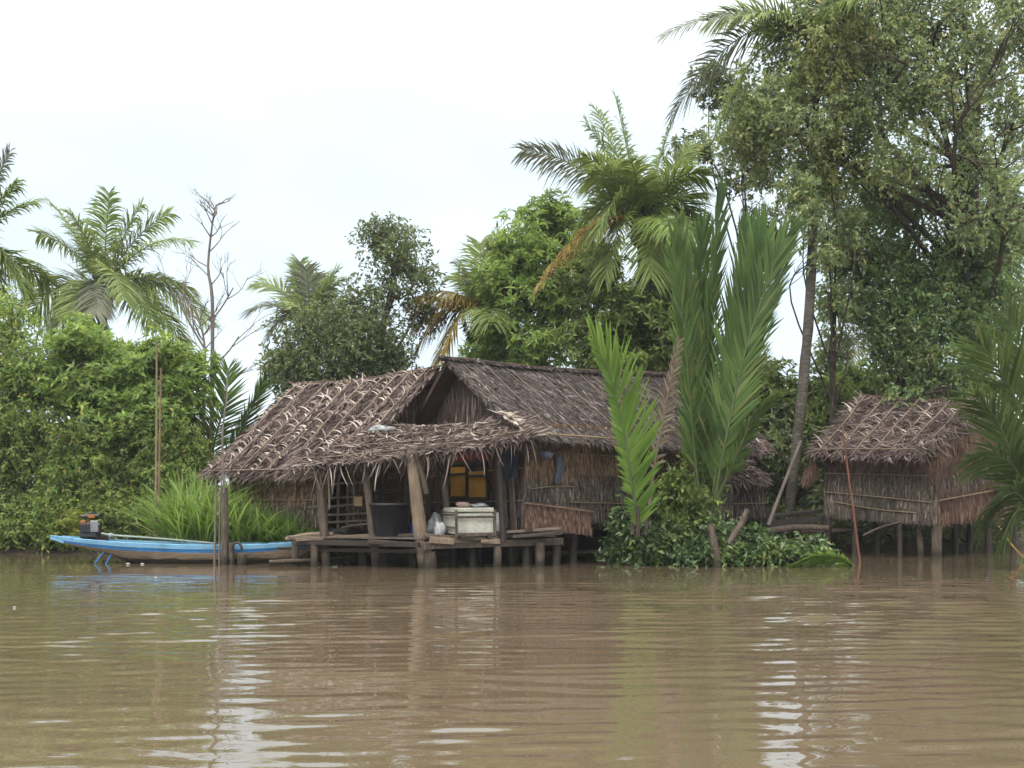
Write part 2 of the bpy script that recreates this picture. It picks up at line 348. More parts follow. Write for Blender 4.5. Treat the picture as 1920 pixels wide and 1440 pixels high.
cd = bpy.data.cameras.new('camera'); cd.sensor_width = 36; cd.lens = 36 * F / 1920; cd.shift_y = 200 / 1920
cd.clip_end = 3000; cd.clip_start = .1
co = bpy.data.objects.new('camera', cd); COL.objects.link(co); co.location = (0, 0, HC); co.rotation_euler = (math.pi / 2, 0, 0)
SC.camera = co
SC.view_settings.view_transform = 'Standard'; SC.view_settings.look = 'None'; SC.view_settings.exposure = .6; SC.view_settings.gamma = 1
SC.render.resolution_x, SC.render.resolution_y = 1024, 768
try:
    SC.cycles.max_bounces = 9; SC.cycles.transparent_max_bounces = 4; SC.cycles.diffuse_bounces = 6; SC.cycles.transmission_bounces = 6; SC.cycles.volume_bounces = 0
except Exception:
    pass


# ------------------------------------------------------------------ water and bank
def axis(a, b, step, outer):
    core = np.arange(a, b + 1e-6, step)
    lo = [a - d for d in outer][::-1]; hi = [b + d for d in outer]
    return np.concatenate([lo, core, hi])


def shore(x):
    xs = [-60, -14, -9, -6, -4, -1, 1.6, 2.2, 4, 6.6, 7.4, 9, 14, 60]
    ys = [26, 25.3, 24.9, 24.6, 24.2, 24.2, 23.8, 21.9, 21.6, 21.9, 25.6, 27, 27, 27]
    return np.interp(x, xs, ys)


def build_water():
    xs = axis(-17, 17, .075, [1, 3, 8, 20, 60, 150]); ys = np.concatenate([[-300, -80, -30, -10, -4, 0, 2, 3.2, 4.2], np.arange(4.8, 13, .028), np.arange(13, 29.5, .05), [31, 36]])
    X, Y = np.meshgrid(xs, ys)
    rr = np.random.default_rng(3)
    h = np.zeros_like(X)
    slow = .5 + .5 * np.sin(X * .21 + .17 * Y + 1.) * np.sin(Y * .33 - .12 * X + .5)
    slow2 = .5 + .5 * np.sin(X * .37 - .4 * Y + 2.) * np.sin(Y * .21 + .29 * X)
    for k in range(16):
        wl = rr.uniform(.17, .5); ang = rr.normal(0.03, .14); ph = rr.uniform(0, 6.28)
        kx, ky = np.sin(ang) * 6.283 / wl, np.cos(ang) * 6.283 / wl
        wob = .6 * np.sin(X * rr.uniform(.4, .9) + ph) + .5 * np.sin(X * rr.uniform(1., 2.4) + .4 * Y + 2 * ph)
        h += wl * .0052 * (slow if k % 2 else slow2) * np.sin(kx * X + ky * Y + ph + wob)
    for k in range(10):
        wl = rr.uniform(1.2, 2.6); ang = rr.normal(0.1, .25); ph = rr.uniform(0, 6.28)
        h += wl * .0010 * np.sin(np.sin(ang) * 6.283 / wl * X + np.cos(ang) * 6.283 / wl * Y + ph)
    for k in range(10):
        wl = rr.uniform(.2, .36); ang = rr.normal(0, .45); ph = rr.uniform(0, 6.28)
        h += wl * .0022 * slow2 * np.sin(np.sin(ang) * 6.283 / wl * X + np.cos(ang) * 6.283 / wl * Y + ph)
    fade = np.clip((20 - np.abs(X)) / 3, 0, 1) * np.clip((Y - 2) / 1.5, 0, 1) * np.interp(Y, [4, 7, 10, 14, 18, 22, 30], [.42, .62, 1.1, 1.0, .42, .2, .12])
    h *= fade
    V = np.stack([X, Y, h], -1).reshape(-1, 3); nx = len(xs)
    i = np.arange(len(ys) - 1)[:, None] * nx + np.arange(nx - 1)[None]
    mb = MB(); mb.add(V, np.stack([i, i + 1, i + nx + 1, i + nx], -1).reshape(-1, 4), 0, True)
    m, nt, out = nodes('muddy_water')
    b = nt.nodes.new('ShaderNodeBsdfPrincipled'); b.inputs['Roughness'].default_value = .02; b.inputs['IOR'].default_value = 1.42
    f = noise(nt, .22, detail=2, mapping=(1, .6, 1)); r = ramp(nt, [(.3, (.112, .089, .053)), (.7, (.124, .091, .063))]); nt.links.new(f, r.inputs[0])
    b.inputs['Coat Weight'].default_value = .55; b.inputs['Coat IOR'].default_value = 1.4; b.inputs['Coat Roughness'].default_value = .01
    nt.links.new(r.outputs[0], b.inputs['Base Color'])
    fb = noise(nt, 6., detail=2, mapping=(.35, 1.3, 1)); bp = nt.nodes.new('ShaderNodeBump'); bp.inputs['Strength'].default_value = .05; bp.inputs['Distance'].default_value = .02
    nt.links.new(fb, bp.inputs['Height']); nt.links.new(bp.outputs[0], b.inputs['Normal']); nt.links.new(bp.outputs[0], b.inputs['Coat Normal'])
    nt.links.new(b.outputs[0], out.inputs[0])
    tag(mb.build('water', m), kind='structure')


def build_bank():
    xs = axis(-20, 20, .35, [1, 3, 8, 20, 60, 200, 500]); ys = np.concatenate([[-300, -40, 10, 18], np.arange(20, 34, .3), [36, 40, 50, 70, 120, 300, 900]])
    X, Y = np.meshgrid(xs, ys); s = Y - shore(X)
    h = np.interp(s, [-30, -3, -.6, 0, .35, 1.5, 5, 20, 200], [-2.2, -1.1, -.35, -.05, .16, .35, .5, .6, .6])
    h += .05 * np.sin(X * 2.1 + Y) * np.sin(Y * 2.7 - X) * (s > -1)
    V = np.stack([X, Y, h], -1).reshape(-1, 3); nx = len(xs)
    i = np.arange(len(ys) - 1)[:, None] * nx + np.arange(nx - 1)[None]
    mb = MB(); mb.add(V, np.stack([i, i + 1, i + nx + 1, i + nx], -1).reshape(-1, 4), 0, True)
    tag(mb.build('muddy_bank', MT['mud']), kind='structure')


build_water(); build_bank()


# ------------------------------------------------------------------ thatch helpers
def surf(q, u, v):
    rL, rR, eL, eR = q
    u = np.asarray(u)[..., None]; v = np.asarray(v)[..., None]
    p = (1 - v) * ((1 - u) * rL + u * rR) + v * ((1 - u) * eL + u * eR)
    return p + Z * (-.10 * np.sin(np.pi * np.clip(u, 0, 1)) * (1 - .3 * v) * 1. + .02 * np.sin(u * 17 + 2 * v) * np.sin(v * 9 + u * 3))


def surf_frame(q, u, v):
    p = surf(q, u, v); du = surf(q, u + .01, v) - p; dv = surf(q, u, v + .01) - p
    n = nrm(np.cross(du, dv)); n = np.where(n[..., 2:] < 0, -n, n)
    return p, nrm(du), nrm(dv), n


def slab(mb, q, th=.07, m=0, nu=24, nv=12):
    U, Vv = np.meshgrid(np.linspace(0, 1, nu), np.linspace(0, 1, nv))
    p, _, _, n = surf_frame(q, U, Vv)
    top = p.reshape(-1, 3); bot = (p - n * th).reshape(-1, 3); k = len(top)
    i = np.arange(nv - 1)[:, None] * nu + np.arange(nu - 1)[None]
    Fq = np.stack([i, i + 1, i + nu + 1, i + nu], -1).reshape(-1, 4)
    edge = list(range(nu)) + [nu * j + nu - 1 for j in range(1, nv)] + [nu * (nv - 1) + j for j in range(nu - 2, -1, -1)] + [nu * j for j in range(nv - 2, 0, -1)]
    e = np.array(edge); e2 = np.roll(e, -1)
    mb.add(np.vstack([top, bot]), np.vstack([Fq, Fq[:, ::-1] + k, np.stack([e, e + k, e2 + k, e2], -1)]), m, False)


def rot_in_plane(d, n, a):
    a = a[..., None]
    return d * np.cos(a) + np.cross(n, d) * np.sin(a)


def flat_strips(mb, q, n, L, W, ang, lift, m, vr=(0, 1), ur=(0, 1), off=.01, sag=0., turn=0.):
    u = R.uniform(*ur, n); v = R.uniform(*vr, n)
    p, du, dv, nm = surf_frame(q, u, v)
    d = rot_in_plane(dv, nm, turn + R.normal(0, ang, n)); sd = np.cross(d, nm)
    l = R.uniform(L * .5, L * 1.3, n); t = np.linspace(0, 1, 4)
    lf = R.uniform(0, lift, n)
    C = p[:, None] + d[:, None] * (l[:, None] * t)[..., None] + nm[:, None] * (off + lf[:, None] * (t ** 1.5)[None])[..., None] - Z * sag * (t ** 2)[None, :, None] * l[:, None, None]
    prof = A(.7, 1, .8, .15); wv = R.uniform(W * .5, W * 1.3, n)
    tw = R.normal(0, .35, n)[:, None, None]
    S = (sd[:, None] * np.cos(tw) + nm[:, None] * np.sin(tw)) * (wv[:, None] * prof)[..., None] * .5
    ribbons(mb, C, S, m)


def curls(mb, p, e, nm, L, W, bend, lift, m, twist=1.2, sag=0.):
    n = len(p); s = 7; t = np.linspace(0, 1, s)
    f = np.cross(nm, e); phi = bend[:, None] * t ** 1.4; th = lift[:, None] * np.sin(np.pi * t * .85)[None]
    d = (e[:, None] * np.cos(phi)[..., None] + f[:, None] * np.sin(phi)[..., None]) * np.cos(th)[..., None] + nm[:, None] * np.sin(th)[..., None]
    C = p[:, None] + np.cumsum(d, 1) * (L[:, None, None] / s) - Z * sag * (t ** 2)[None, :, None] * L[:, None, None]
    sd = nrm(np.cross(d, nm[:, None])); up = np.cross(sd, d); tw = (R.normal(0, twist, n)[:, None] * t)[..., None]
    prof = A(.5, .9, 1, 1, .85, .6, .12)
    S = (sd * np.cos(tw) + up * np.sin(tw)) * (W[:, None] * prof)[..., None] * .5
    ribbons(mb, C, S, m)


def frond_roof(mb, q, nf, dens=260, lean=0., leaf=.42, gap=.075, wid=.03):
    """roof of whole dried palm fronds laid from ridge to eave; mats: 0 base 1 brown 2 curl 3 rachis"""
    slab(mb, q, .08, 0)
    area = np.linalg.norm(q[1] - q[0]) * np.linalg.norm(q[2] - q[0])
    flat_strips(mb, q, int(area * dens), .4, .03, .3, .03, 1)
    flat_strips(mb, q, int(area * 7), .35, .03, .7, .08, 2)
    ln = np.linalg.norm(q[1] - q[0])
    flat_strips(mb, q, int(ln * 85), .22, .03, .3, .02, 1, vr=(.93, 1.0), off=.0, sag=.5)          # eave fringe
    for side in ((0, .02), (.98, 1)):
        flat_strips(mb, q, 160, .25, .03, .6, .05, 1, ur=side, off=0, sag=.2)
    sl = np.linalg.norm(q[2] - q[0])
    for i in range(nf):
        u0 = (i + .5) / nf + R.normal(0, .012); v = np.linspace(-.02, 1.05, 14)
        u = u0 + lean * (v - .5) + .006 * np.sin(v * 5 + i)
        p, du, dv, nm = surf_frame(q, u, v)
        tube(mb, p + nm * (.05 + .015 * np.sin(v * 6 + i))[:, None], np.linspace(.03, .014, 14), 5, 3, cap=False)
        for sg in (-1, 1):
            k = int(sl / .030); vv = np.sort(R.uniform(-.02, 1.0, k)); uu = u0 + lean * (vv - .5)
            p, du, dv, nm = surf_frame(q, uu, vv)
            curls(mb, p + nm * .045, rot_in_plane(dv, nm, sg * R.normal(.75, .15, k)), nm, R.uniform(leaf * .6, leaf * 1.15, k), R.uniform(wid * .6, wid * 1.1, k),
                  -sg * R.uniform(-.1, .6, k), R.uniform(-.05, .22, k), 1)
            k = int(sl / (gap if sg < 0 else gap * 1.5)); vv = (np.arange(k) + R.uniform(0, 1, k)) / k; uu = u0 + lean * (vv - .5)
            on = (np.sin(vv * 9 + i * 2.1 + sg) + np.sin(vv * 23 + i * 5) * .6 > -.35) & (R.uniform(0, 1, k) < .88)
            vv, uu = vv[on], uu[on]; k = len(vv)
            p, du, dv, nm = surf_frame(q, uu, vv)
            e = rot_in_plane(dv, nm, R.normal(.72, .27, k) + (np.pi if sg < 0 else 0))
            curls(mb, p + nm * .06, e, nm, R.uniform(leaf * .3, leaf * .95, k), R.uniform(wid * .7, wid * 1.4, k),
                  R.normal(1.25 if sg < 0 else .8, .45, k), R.uniform(.15, .75, k), 2, .5)


def fine_roof(mb, q, dens=420, lines=8, lean=.0):
    """closely laid leaf-shingle thatch; mats: 0 base 1 grey strips 3 rachis"""
    slab(mb, q, .10, 0)
    du_, dv_ = np.linalg.norm(q[1] - q[0]), np.linalg.norm(q[2] - q[0])
    n = int(du_ * dv_ * dens)
    flat_strips(mb, q, n, .30, .026, .35, .035, 1)
    flat_strips(mb, q, n // 14, .26, .022, .8, .07, 1)
    flat_strips(mb, q, int(du_ * 120), .18, .025, .25, .02, 1, vr=(.95, 1.0), off=0, sag=.45)
    for side in ((0, .012), (.99, 1)):
        flat_strips(mb, q, 220, .25, .025, .5, .04, 1, ur=side, off=.0, sag=.15)
    for i in range(lines):
        u0 = (i + .5) / lines + R.normal(0, .015); v = np.linspace(.02 + R.uniform(0, .1), 1.02, 10)
        p, du, dv, nm = surf_frame(q, u0 + lean * (v - .5), v)
        tube(mb, p + nm * .035, .011, 4, 3, cap=False)


def ridge_cap(mb, a, b, n1, n2, m=1, dens=150):
    """strips folded over the ridge"""
    ln = np.linalg.norm(b - a); pts = curve([a + Z * .03, (a + b) / 2 - Z * .06, b + Z * .03], 12)
    tube(mb, pts, .06, 7, 0, .15)
    k = int(ln * dens); t = R.uniform(-.01, 1.01, k)
    p = a + (b - a) * t[:, None] + Z * (.085 - .10 * np.sin(np.pi * np.clip(t, 0, 1)))[:, None]
    ax = nrm(b - a)
    for dn in (n1, n2):
        d = nrm(dn + ax * R.normal(0, .9, (k, 1))); L = R.uniform(.12, .3, k); s = np.linspace(0, 1, 4)
        C = p[:, None] + d[:, None] * (L[:, None] * s)[..., None] + Z * (R.uniform(-.01, .03, k)[:, None] * s)[..., None]
        S = nrm(np.cross(d, Z))[:, None] * (R.uniform(.012, .03, k)[:, None] * A(.7, 1, .8, .2))[..., None] * .5
        ribbons(mb, C, S, m)


def wall(mb, a, b, ta, tb, bands, nm, slats=(), base=0, wid=.028, dens=60, rag=.12, th=.03):
    """upright wall of thatch bands; a,b bottom corners, ta,tb top corners; bands (v0, v1, material)"""
    a, b, ta, tb, nm = (np.asarray(x, float) for x in (a, b, ta, tb, nm)); nm = nrm(nm)
    V = np.array([a, b, tb, ta, a - nm * th, b - nm * th, tb - nm * th, ta - nm * th])
    mb.add(V, [[0, 1, 2, 3], [7, 6, 5, 4], [0, 4, 5, 1], [1, 5, 6, 2], [2, 6, 7, 3], [3, 7, 4, 0]], base)
    ln = np.linalg.norm(b - a)
    rows = []
    for (v0, v1, m) in bands:
        q_ = max(1, int(round((v1 - v0) * np.linalg.norm(ta - a) / .16)))
        rows += [(v0 + (v1 - v0) * j / q_, v0 + (v1 - v0) * (j + 1) / q_ + .05, m) for j in range(q_)][::-1]
    for k, (v0, v1, m) in enumerate(rows):
        n = int(ln * dens * 1.25); u = R.uniform(0, 1, n)
        bot = a + (b - a) * u[:, None]; top = ta + (tb - ta) * u[:, None]
        hgt = np.linalg.norm(top - bot, axis=1)
        vt = v1 + R.uniform(-.02, .03, n) * (v1 < .98)
        vb = v0 - rag * 2.2 * (v1 - v0) * np.abs(R.normal(0, 1, n)) + .25 * (v1 - v0) * R.uniform(0, 1, n) ** 2
        p = bot + (top - bot) * vt[:, None]; d = nrm(bot - top) + (nrm(b - a) * R.normal(0, .12, (n, 1)))
        L = hgt * (vt - vb); s = np.linspace(0, 1, 4)
        lay = .006 + .018 * (v0 < .02) + R.uniform(0, .012, n)
        C = p[:, None] + d[:, None] * (L[:, None] * s)[..., None] + nm * (lay[:, None] + R.uniform(0, .03, n)[:, None] * s ** 2)[..., None]
        sd = nrm(b - a); tw = R.normal(0, .3, n)[:, None, None]
        S = (sd * np.cos(tw) + nm * np.sin(tw)) * (R.uniform(wid * .6, wid * 1.3, n)[:, None] * A(.9, 1, .9, .3))[..., None] * .5
        ribbons(mb, C, S, m)
    for (v, m, u0, u1, tilt) in slats:
        p0 = a + (b - a) * u0; p0 = p0 + (ta - a) * v; p1 = a + (b - a) * u1; p1 = p1 + (tb - b) * (v + tilt)
        pts = curve([p0, (p0 + p1) / 2 + Z * R.normal(0, .02), p1], 8) + nm * .055
        tube(mb, pts, .013, 5, m)


def tri_wall(mb, a, b, apex, nm, m_base=0, m=1, dens=60):
    a, b, apex, nm = (np.asarray(x, float) for x in (a, b, apex, nm)); nm = nrm(nm)
    mb.add(np.array([a, b, apex, a - nm * .03, b - nm * .03, apex - nm * .03]), [[0, 1, 2], [5, 4, 3]], m_base)
    n = int(np.linalg.norm(b - a) * dens * 3); u = R.uniform(0, 1, n); k = 1 - np.abs(2 * u - 1)
    top = R.uniform(.1, 1, n) * k
    h = apex - (a + b) / 2
    p = a + (b - a) * u[:, None] + h * top[:, None]; L = np.minimum(R.uniform(.2, .45, n), top * np.linalg.norm(h) + .05); s = np.linspace(0, 1, 4)
    C = p[:, None] - Z * (L[:, None] * s)[..., None] + nm * (.01 + R.uniform(0, .03, n)[:, None] * s)[..., None]
    S = nrm(b - a) * (R.uniform(.015, .035, n)[:, None] * A(.9, 1, .9, .3))[..., None] * .5
    ribbons(mb, C, S, m)


def stake(mb, p0, p1, r0, r1, m=0, bow=.02, k=9, n=9, rough=.05):
    p0, p1 = np.asarray(p0, float), np.asarray(p1, float); mid = (p0 + p1) / 2 + R.normal(0, bow, 3)
    tube(mb, curve([p0, mid, p1], n), np.linspace(r0, r1, n), k, m, rough)


THATCH = [MT['thatch_base'], MT['thatch_brown'], MT['thatch_curl'], MT['rachis']]
THATCH_G = [MT['thatch_base'], MT['thatch_grey'], MT['thatch_curl'], MT['rachis']]
WALLM = [MT['thatch_base'], MT['thatch_wall'], MT['thatch_wall_grey'], MT['thatch_wall_red'], MT['bamboo'], MT['thatch_brown']]


# ------------------------------------------------------------------ hut A (left, long-frond roof)
def hut_a():
    rL, rR = A(-5.86, 27.0, 4.45), A(-1.74, 23.5, 4.47)
    u = nrm((rR - rL) * A(1, 1, 0)); n = A(u[1], -u[0], 0); n = n if n[1] < 0 else -n
    eL, eR = rL + n * 2.8, rR + n * 2.8; eL[2] = 2.07; eR[2] = 2.07
    bL, bR = rL - n * 2.6, rR - n * 2.6; bL[2] = bR[2] = 2.2
    root = thing('thatched_hut', (rL + rR) / 2 * A(1, 1, 0), 'left thatched hut with long brown frond roof, standing behind the bright green grass', 'hut')
    mb = MB(); frond_roof(mb, (rL, rR, eL, eR), 10, 300, .03, .46, .075)
    slab(mb, (rL - Z * .02, rR - Z * .02, bL, bR), .08, 0); flat_strips(mb, (rL, rR, bL, bR), 2500, .4, .03, .4, .05, 1)
    ridge_cap(mb, rL, rR, n - Z * .7, -n - Z * .7, 2, 60)
    # bamboo along eave and under rake
    tube(mb, curve([eL + A(0, 0, .02), eR + A(0, 0, .02)], 6) + n * .02, .02, 6, 3)
    for e, r_ in ((eR, rR),):
        tube(mb, curve([r_ - Z * .1 - u * .1, e - Z * .1 - u * .1], 6), .03, 6, 3)
    mb.build('roof', THATCH, root)
    # front wall
    fa = rL + n * 2.4 + u * .5; fb = rR + n * 2.4 - u * 1.1
    mb = MB()
    a0, b0 = fa.copy(), fb.copy(); a0[2] = b0[2] = .75; a1, b1 = fa.copy(), fb.copy(); a1[2] = b1[2] = 2.35
    wall(mb, a0, b0, a1, b1, [(.66, 1, 2), (.33, .7, 1), (0, .36, 2)], n, [(.4, 4, 0, 1, 0), (.72, 4, 0, 1, .0)], dens=50)
    mb.build('wall', WALLM, root)
    # gable end
    ga = rR - u * .45 + n * 2.35; gb = rR - u * .45 - n * 2.2
    mb = MB(); a0, b0 = ga.copy(), gb.copy(); a0[2] = b0[2] = .75; a1, b1 = ga.copy(), gb.copy(); a1[2] = 2.3; b1[2] = 2.4
    wall(mb, a0, b0, a1, b1, [(.7, 1, 1), (.35, .72, 3), (0, .38, 1)], u, [(.35, 4, 0, 1, 0), (.55, 4, 0, 1, .0), (.75, 4, 0, 1, 0)], dens=45)
    tri_wall(mb, a1, b1, rR - u * .45 - Z * .15, u, 0, 5, 45)
    mb.build('wall', WALLM, root)
    ba, bb = rL - n * 2.2 + u * .5, rR - n * 2.2 - u * .45
    mb = MB(); a0, b0 = bb.copy(), ba.copy(); a0[2] = b0[2] = .75; a1, b1 = bb.copy(), ba.copy(); a1[2] = b1[2] = 2.4
    wall(mb, a0, b0, a1, b1, [(.5, 1, 1), (0, .5, 2)], -n, [], dens=25); mb.build('wall', WALLM, root)
    mb = MB(); a0, b0 = ba.copy(), fa.copy(); a0[2] = b0[2] = .75; a1, b1 = ba.copy(), fa.copy(); a1[2] = b1[2] = 2.35
    wall(mb, a0, b0, a1, b1, [(.5, 1, 1), (0, .5, 2)], -u, [], dens=30)
    tri_wall(mb, a1, b1, rL + u * .5 - Z * .15, -u, 0, 5, 30); mb.build('wall', WALLM, root)
    mb = MB(); c = (fa + gb) / 2 * A(1, 1, 0) + Z * .72
    box(mb, c, u * 2.3, n * 2.2, Z * .03, 0); mb.build('floor', MT['wood_dark'], root)
    for s in (.5, 2.6, 4.9):
        for d in (2.35, 0, -2.1):
            mb = MB(); b = rL + u * s + n * d
            stake(mb, b * A(1, 1, 0) - Z * .6, b * A(1, 1, 0) + Z * .75, .09, .08); mb.build('stilt', MT['wood_dark'], root)


# ------------------------------------------------------------------ hut B (centre, grey fine thatch) and its porch
BU = nrm(A(.788, .616, 0)); BN = A(.616, -.788, 0)
B_RL = A(-1.5, 22.5, 4.56)
B_G0 = B_RL * A(1, 1, 0) + BU * .45 + BN * 2.3             # front corner of the walls
B_G1 = B_RL * A(1, 1, 0) + BU * .45 - BN * 2.0


def on_gable(px, py, off=.05):
    """where the sight line through a pixel meets the gable wall of hut B"""
    d = P(px, py, 1) - A(0, 0, HC); o = A(0, 0, HC)
    n = -BU; t = ((B_G0 + n * off - o) @ n) / (d @ n)
    return o + d * t


def on_front(px, py, off=.05):
    d = P(px, py, 1) - A(0, 0, HC); o = A(0, 0, HC)
    t = ((B_G0 + BN * off - o) @ BN) / (d @ BN)
    return o + d * t


def hut_b():
    rL = B_RL.copy(); rR = rL + BU * 7.6; rR[2] = 4.74
    eL, eR = rL + BN * 2.75, rR + BN * 2.75; eL[2] = 2.74; eR[2] = 2.66
    bL, bR = rL - BN * 2.3, rR - BN * 2.3; bL[2] = bR[2] = 2.35
    root = thing('thatched_house', (rL + BU * 3) * A(1, 1, 0), 'largest thatched house with grey shingled roof and an open porch over the river', 'house')
    mb = MB(); fine_roof(mb, (rL, rR, eL, eR), 460, 11, .0)
    slab(mb, (rL - Z * .02, rR - Z * .02, bL, bR), .1, 0); flat_strips(mb, (rL, rR, bL, bR), 3500, .35, .03, .4, .05, 1)
    ridge_cap(mb, rL - BU * .12, rR, BN - Z * .6, -BN - Z * .8, 1, 120)
    tube(mb, curve([eL + A(-.1, 0, .05), eL + BU * 1.8 + A(0, 0, .02), eL + BU * 3.4 + A(0, 0, -.03)], 8) + BN * .06, .018, 6, 4)
    tube(mb, curve([eL + BU * .8 + A(0, 0, -.12), eL + BU * 4.2 + A(0, 0, -.12)], 8) + BN * .03, .022, 6, 4)
    # ragged light leaf edge where the rake meets the porch
    qq = (rL, rR, eL, eR)
    flat_strips(mb, qq, 90, .4, .05, .8, .1, 2, vr=(.72, 1.0), ur=(0, .03), off=.03)
    mb.build('roof', THATCH_G + [MT['bamboo']], root)
    # front wall
    L = 6.7; a0 = B_G0 + Z * .9; b0 = B_G0 + BU * L + Z * .9; a1 = B_G0 + Z * 2.95; b1 = B_G0 + BU * L + Z * 2.9
    mb = MB(); wall(mb, a0, b0, a1, b1, [(.62, 1, 1), (.44, .68, 1), (.26, .48, 2), (0, .3, 2)], BN,
                    [(.74, 4, 0, .42, 0), (.36, 4, 0.02, .2, .03), (.22, 4, .18, .45, -.02), (.5, 2, .2, .6, .0)], dens=70)
    mb.build('wall', WALLM, root)
    # gable wall behind the porch
    a0 = B_G1 + Z * .75; b0 = B_G0 + Z * .75; a1 = B_G1 + Z * 2.6; b1 = B_G0 + Z * 2.9
    mb = MB(); wall(mb, a0, b0, a1, b1, [(.6, 1, 5), (.3, .64, 3), (0, .34, 5)], -BU, [(.62, 4, 0, 1, 0), (.3, 4, 0, 1, 0)], dens=50)
    tri_wall(mb, a1, b1, rL + BU * .45 - Z * .12, -BU, 0, 5, 60); mb.build('wall', WALLM, root)
    a0 = B_G1 + BU * L + Z * .75; b0 = B_G1 + Z * .75
    mb = MB(); wall(mb, a0, b0, a0 + Z * 1.75, b0 + Z * 1.75, [(.5, 1, 1), (0, .5, 2)], -BN, [], dens=20); mb.build('wall', WALLM, root)
    a0 = B_G0 + BU * L + Z * .75; b0 = B_G1 + BU * L + Z * .75
    mb = MB(); wall(mb, a0, b0, a0 + Z * 2.1, b0 + Z * 1.8, [(.5, 1, 1), (0, .5, 2)], BU, [], dens=30)
    tri_wall(mb, a0 + Z * 2.1, b0 + Z * 1.8, rR - BU * .4 - Z * .15, BU, 0, 5, 30); mb.build('wall', WALLM, root)
    mb = MB(); box(mb, (B_G0 + B_G1) / 2 + BU * L / 2 + Z * .82, BU * L / 2, BN * 2.1, Z * .04, 0); mb.build('floor', MT['wood_dark'], root)
    for s in (.15, 1.5, 2.9, 4.4, 6.2):
        for d in (0, 2.1, 4.0):
            b = B_G0 + BU * s - BN * (d + .12); mb = MB()
            stake(mb, b - Z * .7, b + Z * .8, .10, .09); mb.build('stilt', MT['wood_dark'], root)
    # loose apron of leaf shingles hung low on the wall
    p0, p1 = on_front(984, 942, .16), on_front(1108, 958, .16); q0, q1 = on_front(984, 992, .2), on_front(1108, 1004, .2)
    mb = MB(); wall(mb, q0, q1, p0, p1, [(-.02, 1, 3)], BN, [(.97, 4, -.02, 1.03, 0)], base=3, dens=55, rag=.06, th=.012)
    mb.build('apron_panel', WALLM, root)['label'] = 'reddish hanging panel of palm leaf shingles low on the wall'
    # bamboo lean-to edge over the apron / small bracket under the eave
    mb = MB(); stake(mb, on_front(1030, 853, .3), on_front(1075, 838, .05), .02, .02); mb.build('eave_bracket', MT['wood'], root)
    # yellow shutters in the gable wall
    mbf = MB(); c = [on_gable(842, 868), on_gable(914, 864), on_gable(916, 936), on_gable(842, 936)]
    ax, az = nrm(c[1] * A(1, 1, 0) - c[0] * A(1, 1, 0)), Z
    def fr(p, q, wd): beam(mbf, p - BU * .02, q - BU * .02, .04, wd, 0, .002)
    fr(c[0], c[1], .09); fr(c[3], c[2], .09)
    beam(mbf, c[0] - BU * .02, c[3] - BU * .02, .04, .07, 0, .002, up=BU); beam(mbf, c[1] - BU * .02, c[2] - BU * .02, .04, .09, 0, .002, up=BU)
    m0, m1 = on_gable(877, 866), on_gable(877, 936); beam(mbf, m0 - BU * .03, m1 - BU * .03, .05, .06, 0, .002, up=BU)
    beam(mbf, on_gable(843, 890) - BU * .03, on_gable(877, 888) - BU * .03, .03, .05, 0, .002); beam(mbf, on_gable(877, 893) - BU * .03, on_gable(914, 892) - BU * .03, .03, .06, 0, .002)
    fo = mbf.build('shutter_frame', MT['wood_dark'], root)
    for (x0, x1, y0, y1) in ((845, 875, 876, 930), (879, 911, 884, 932)):
        mb = MB(); V = [on_gable(x0, y0, .065), on_gable(x1, y0, .065), on_gable(x1, y1, .065), on_gable(x0, y1, .065)]
        V = np.array(V + [v + BU * .012 for v in V]); mb.add(V, [[0, 1, 2, 3], [7, 6, 5, 4], [0, 4, 5, 1], [1, 5, 6, 2], [2, 6, 7, 3], [3, 7, 4, 0]])
        mb.build('shutter_panel', MT['yellow'], fo)
    # dark doorway boards beside the wall corner
    mb = MB()
    for (xa, xb, ya, yb, mm) in ((922, 948, 850, 992, 0), (950, 962, 846, 996, 0)):
        p = on_gable((xa + xb) / 2, ya, .09); q_ = on_gable((xa + xb) / 2 + 8, yb, .13); wd = abs(xb - xa) / F * 21.3
        beam(mb, p, q_, .05, wd, 0, .01, up=nrm(B_G0 - B_G1))
    mb.build('leaning_board', MT['wood'], root)
    # ---- porch roof
    q = (P(735, 792, 22.9), P(945, 786, 21.3), P(540, 874, 21.0), P(1004, 816, 20.15))
    mb = MB(); slab(mb, q, .06, 0)
    flat_strips(mb, q, 3000, .40, .032, .5, .05, 1); flat_strips(mb, q, 1700, .5, .026, .3, .06, 1, turn=1.15); flat_strips(mb, q, 800, .42, .024, .35, .10, 2, turn=1.2)
    k = 300; uu, vv = R.uniform(0, 1, k), R.uniform(.02, .97, k); p, du, dv, nm = surf_frame(q, uu, vv)
    curls(mb, p + nm * .04, rot_in_plane(dv, nm, R.normal(0, 1.0, k)), nm, R.uniform(.15, .4, k), R.uniform(.018, .04, k), R.normal(0, 1.6, k), R.uniform(.1, .9, k), 2)
    # poles lying on the roof parallel to the edge
    for vv in (.30, .62, .9):
        v = np.linspace(vv, vv + R.normal(0, .05), 10); p, du, dv, nm = surf_frame(q, np.linspace(.02, .98, 10), v); tube(mb, p + nm * .06, .014, 5, 3)
    # hanging fringe
    k = 420; uu = R.uniform(0, 1, k); p, du, dv, nm = surf_frame(q, uu, R.uniform(.93, 1.0, k))
    curls(mb, p - Z * .03, nrm(dv + du * R.normal(0, .7, (k, 1))), nm, R.uniform(.12, .32, k), R.uniform(.014, .03, k), R.normal(0, .7, k), -R.uniform(.1, .9, k), 1, sag=.35)
    k = 42; uu = R.uniform(0.02, 1, k); p, du, dv, nm = surf_frame(q, uu, R.uniform(.97, 1.01, k))
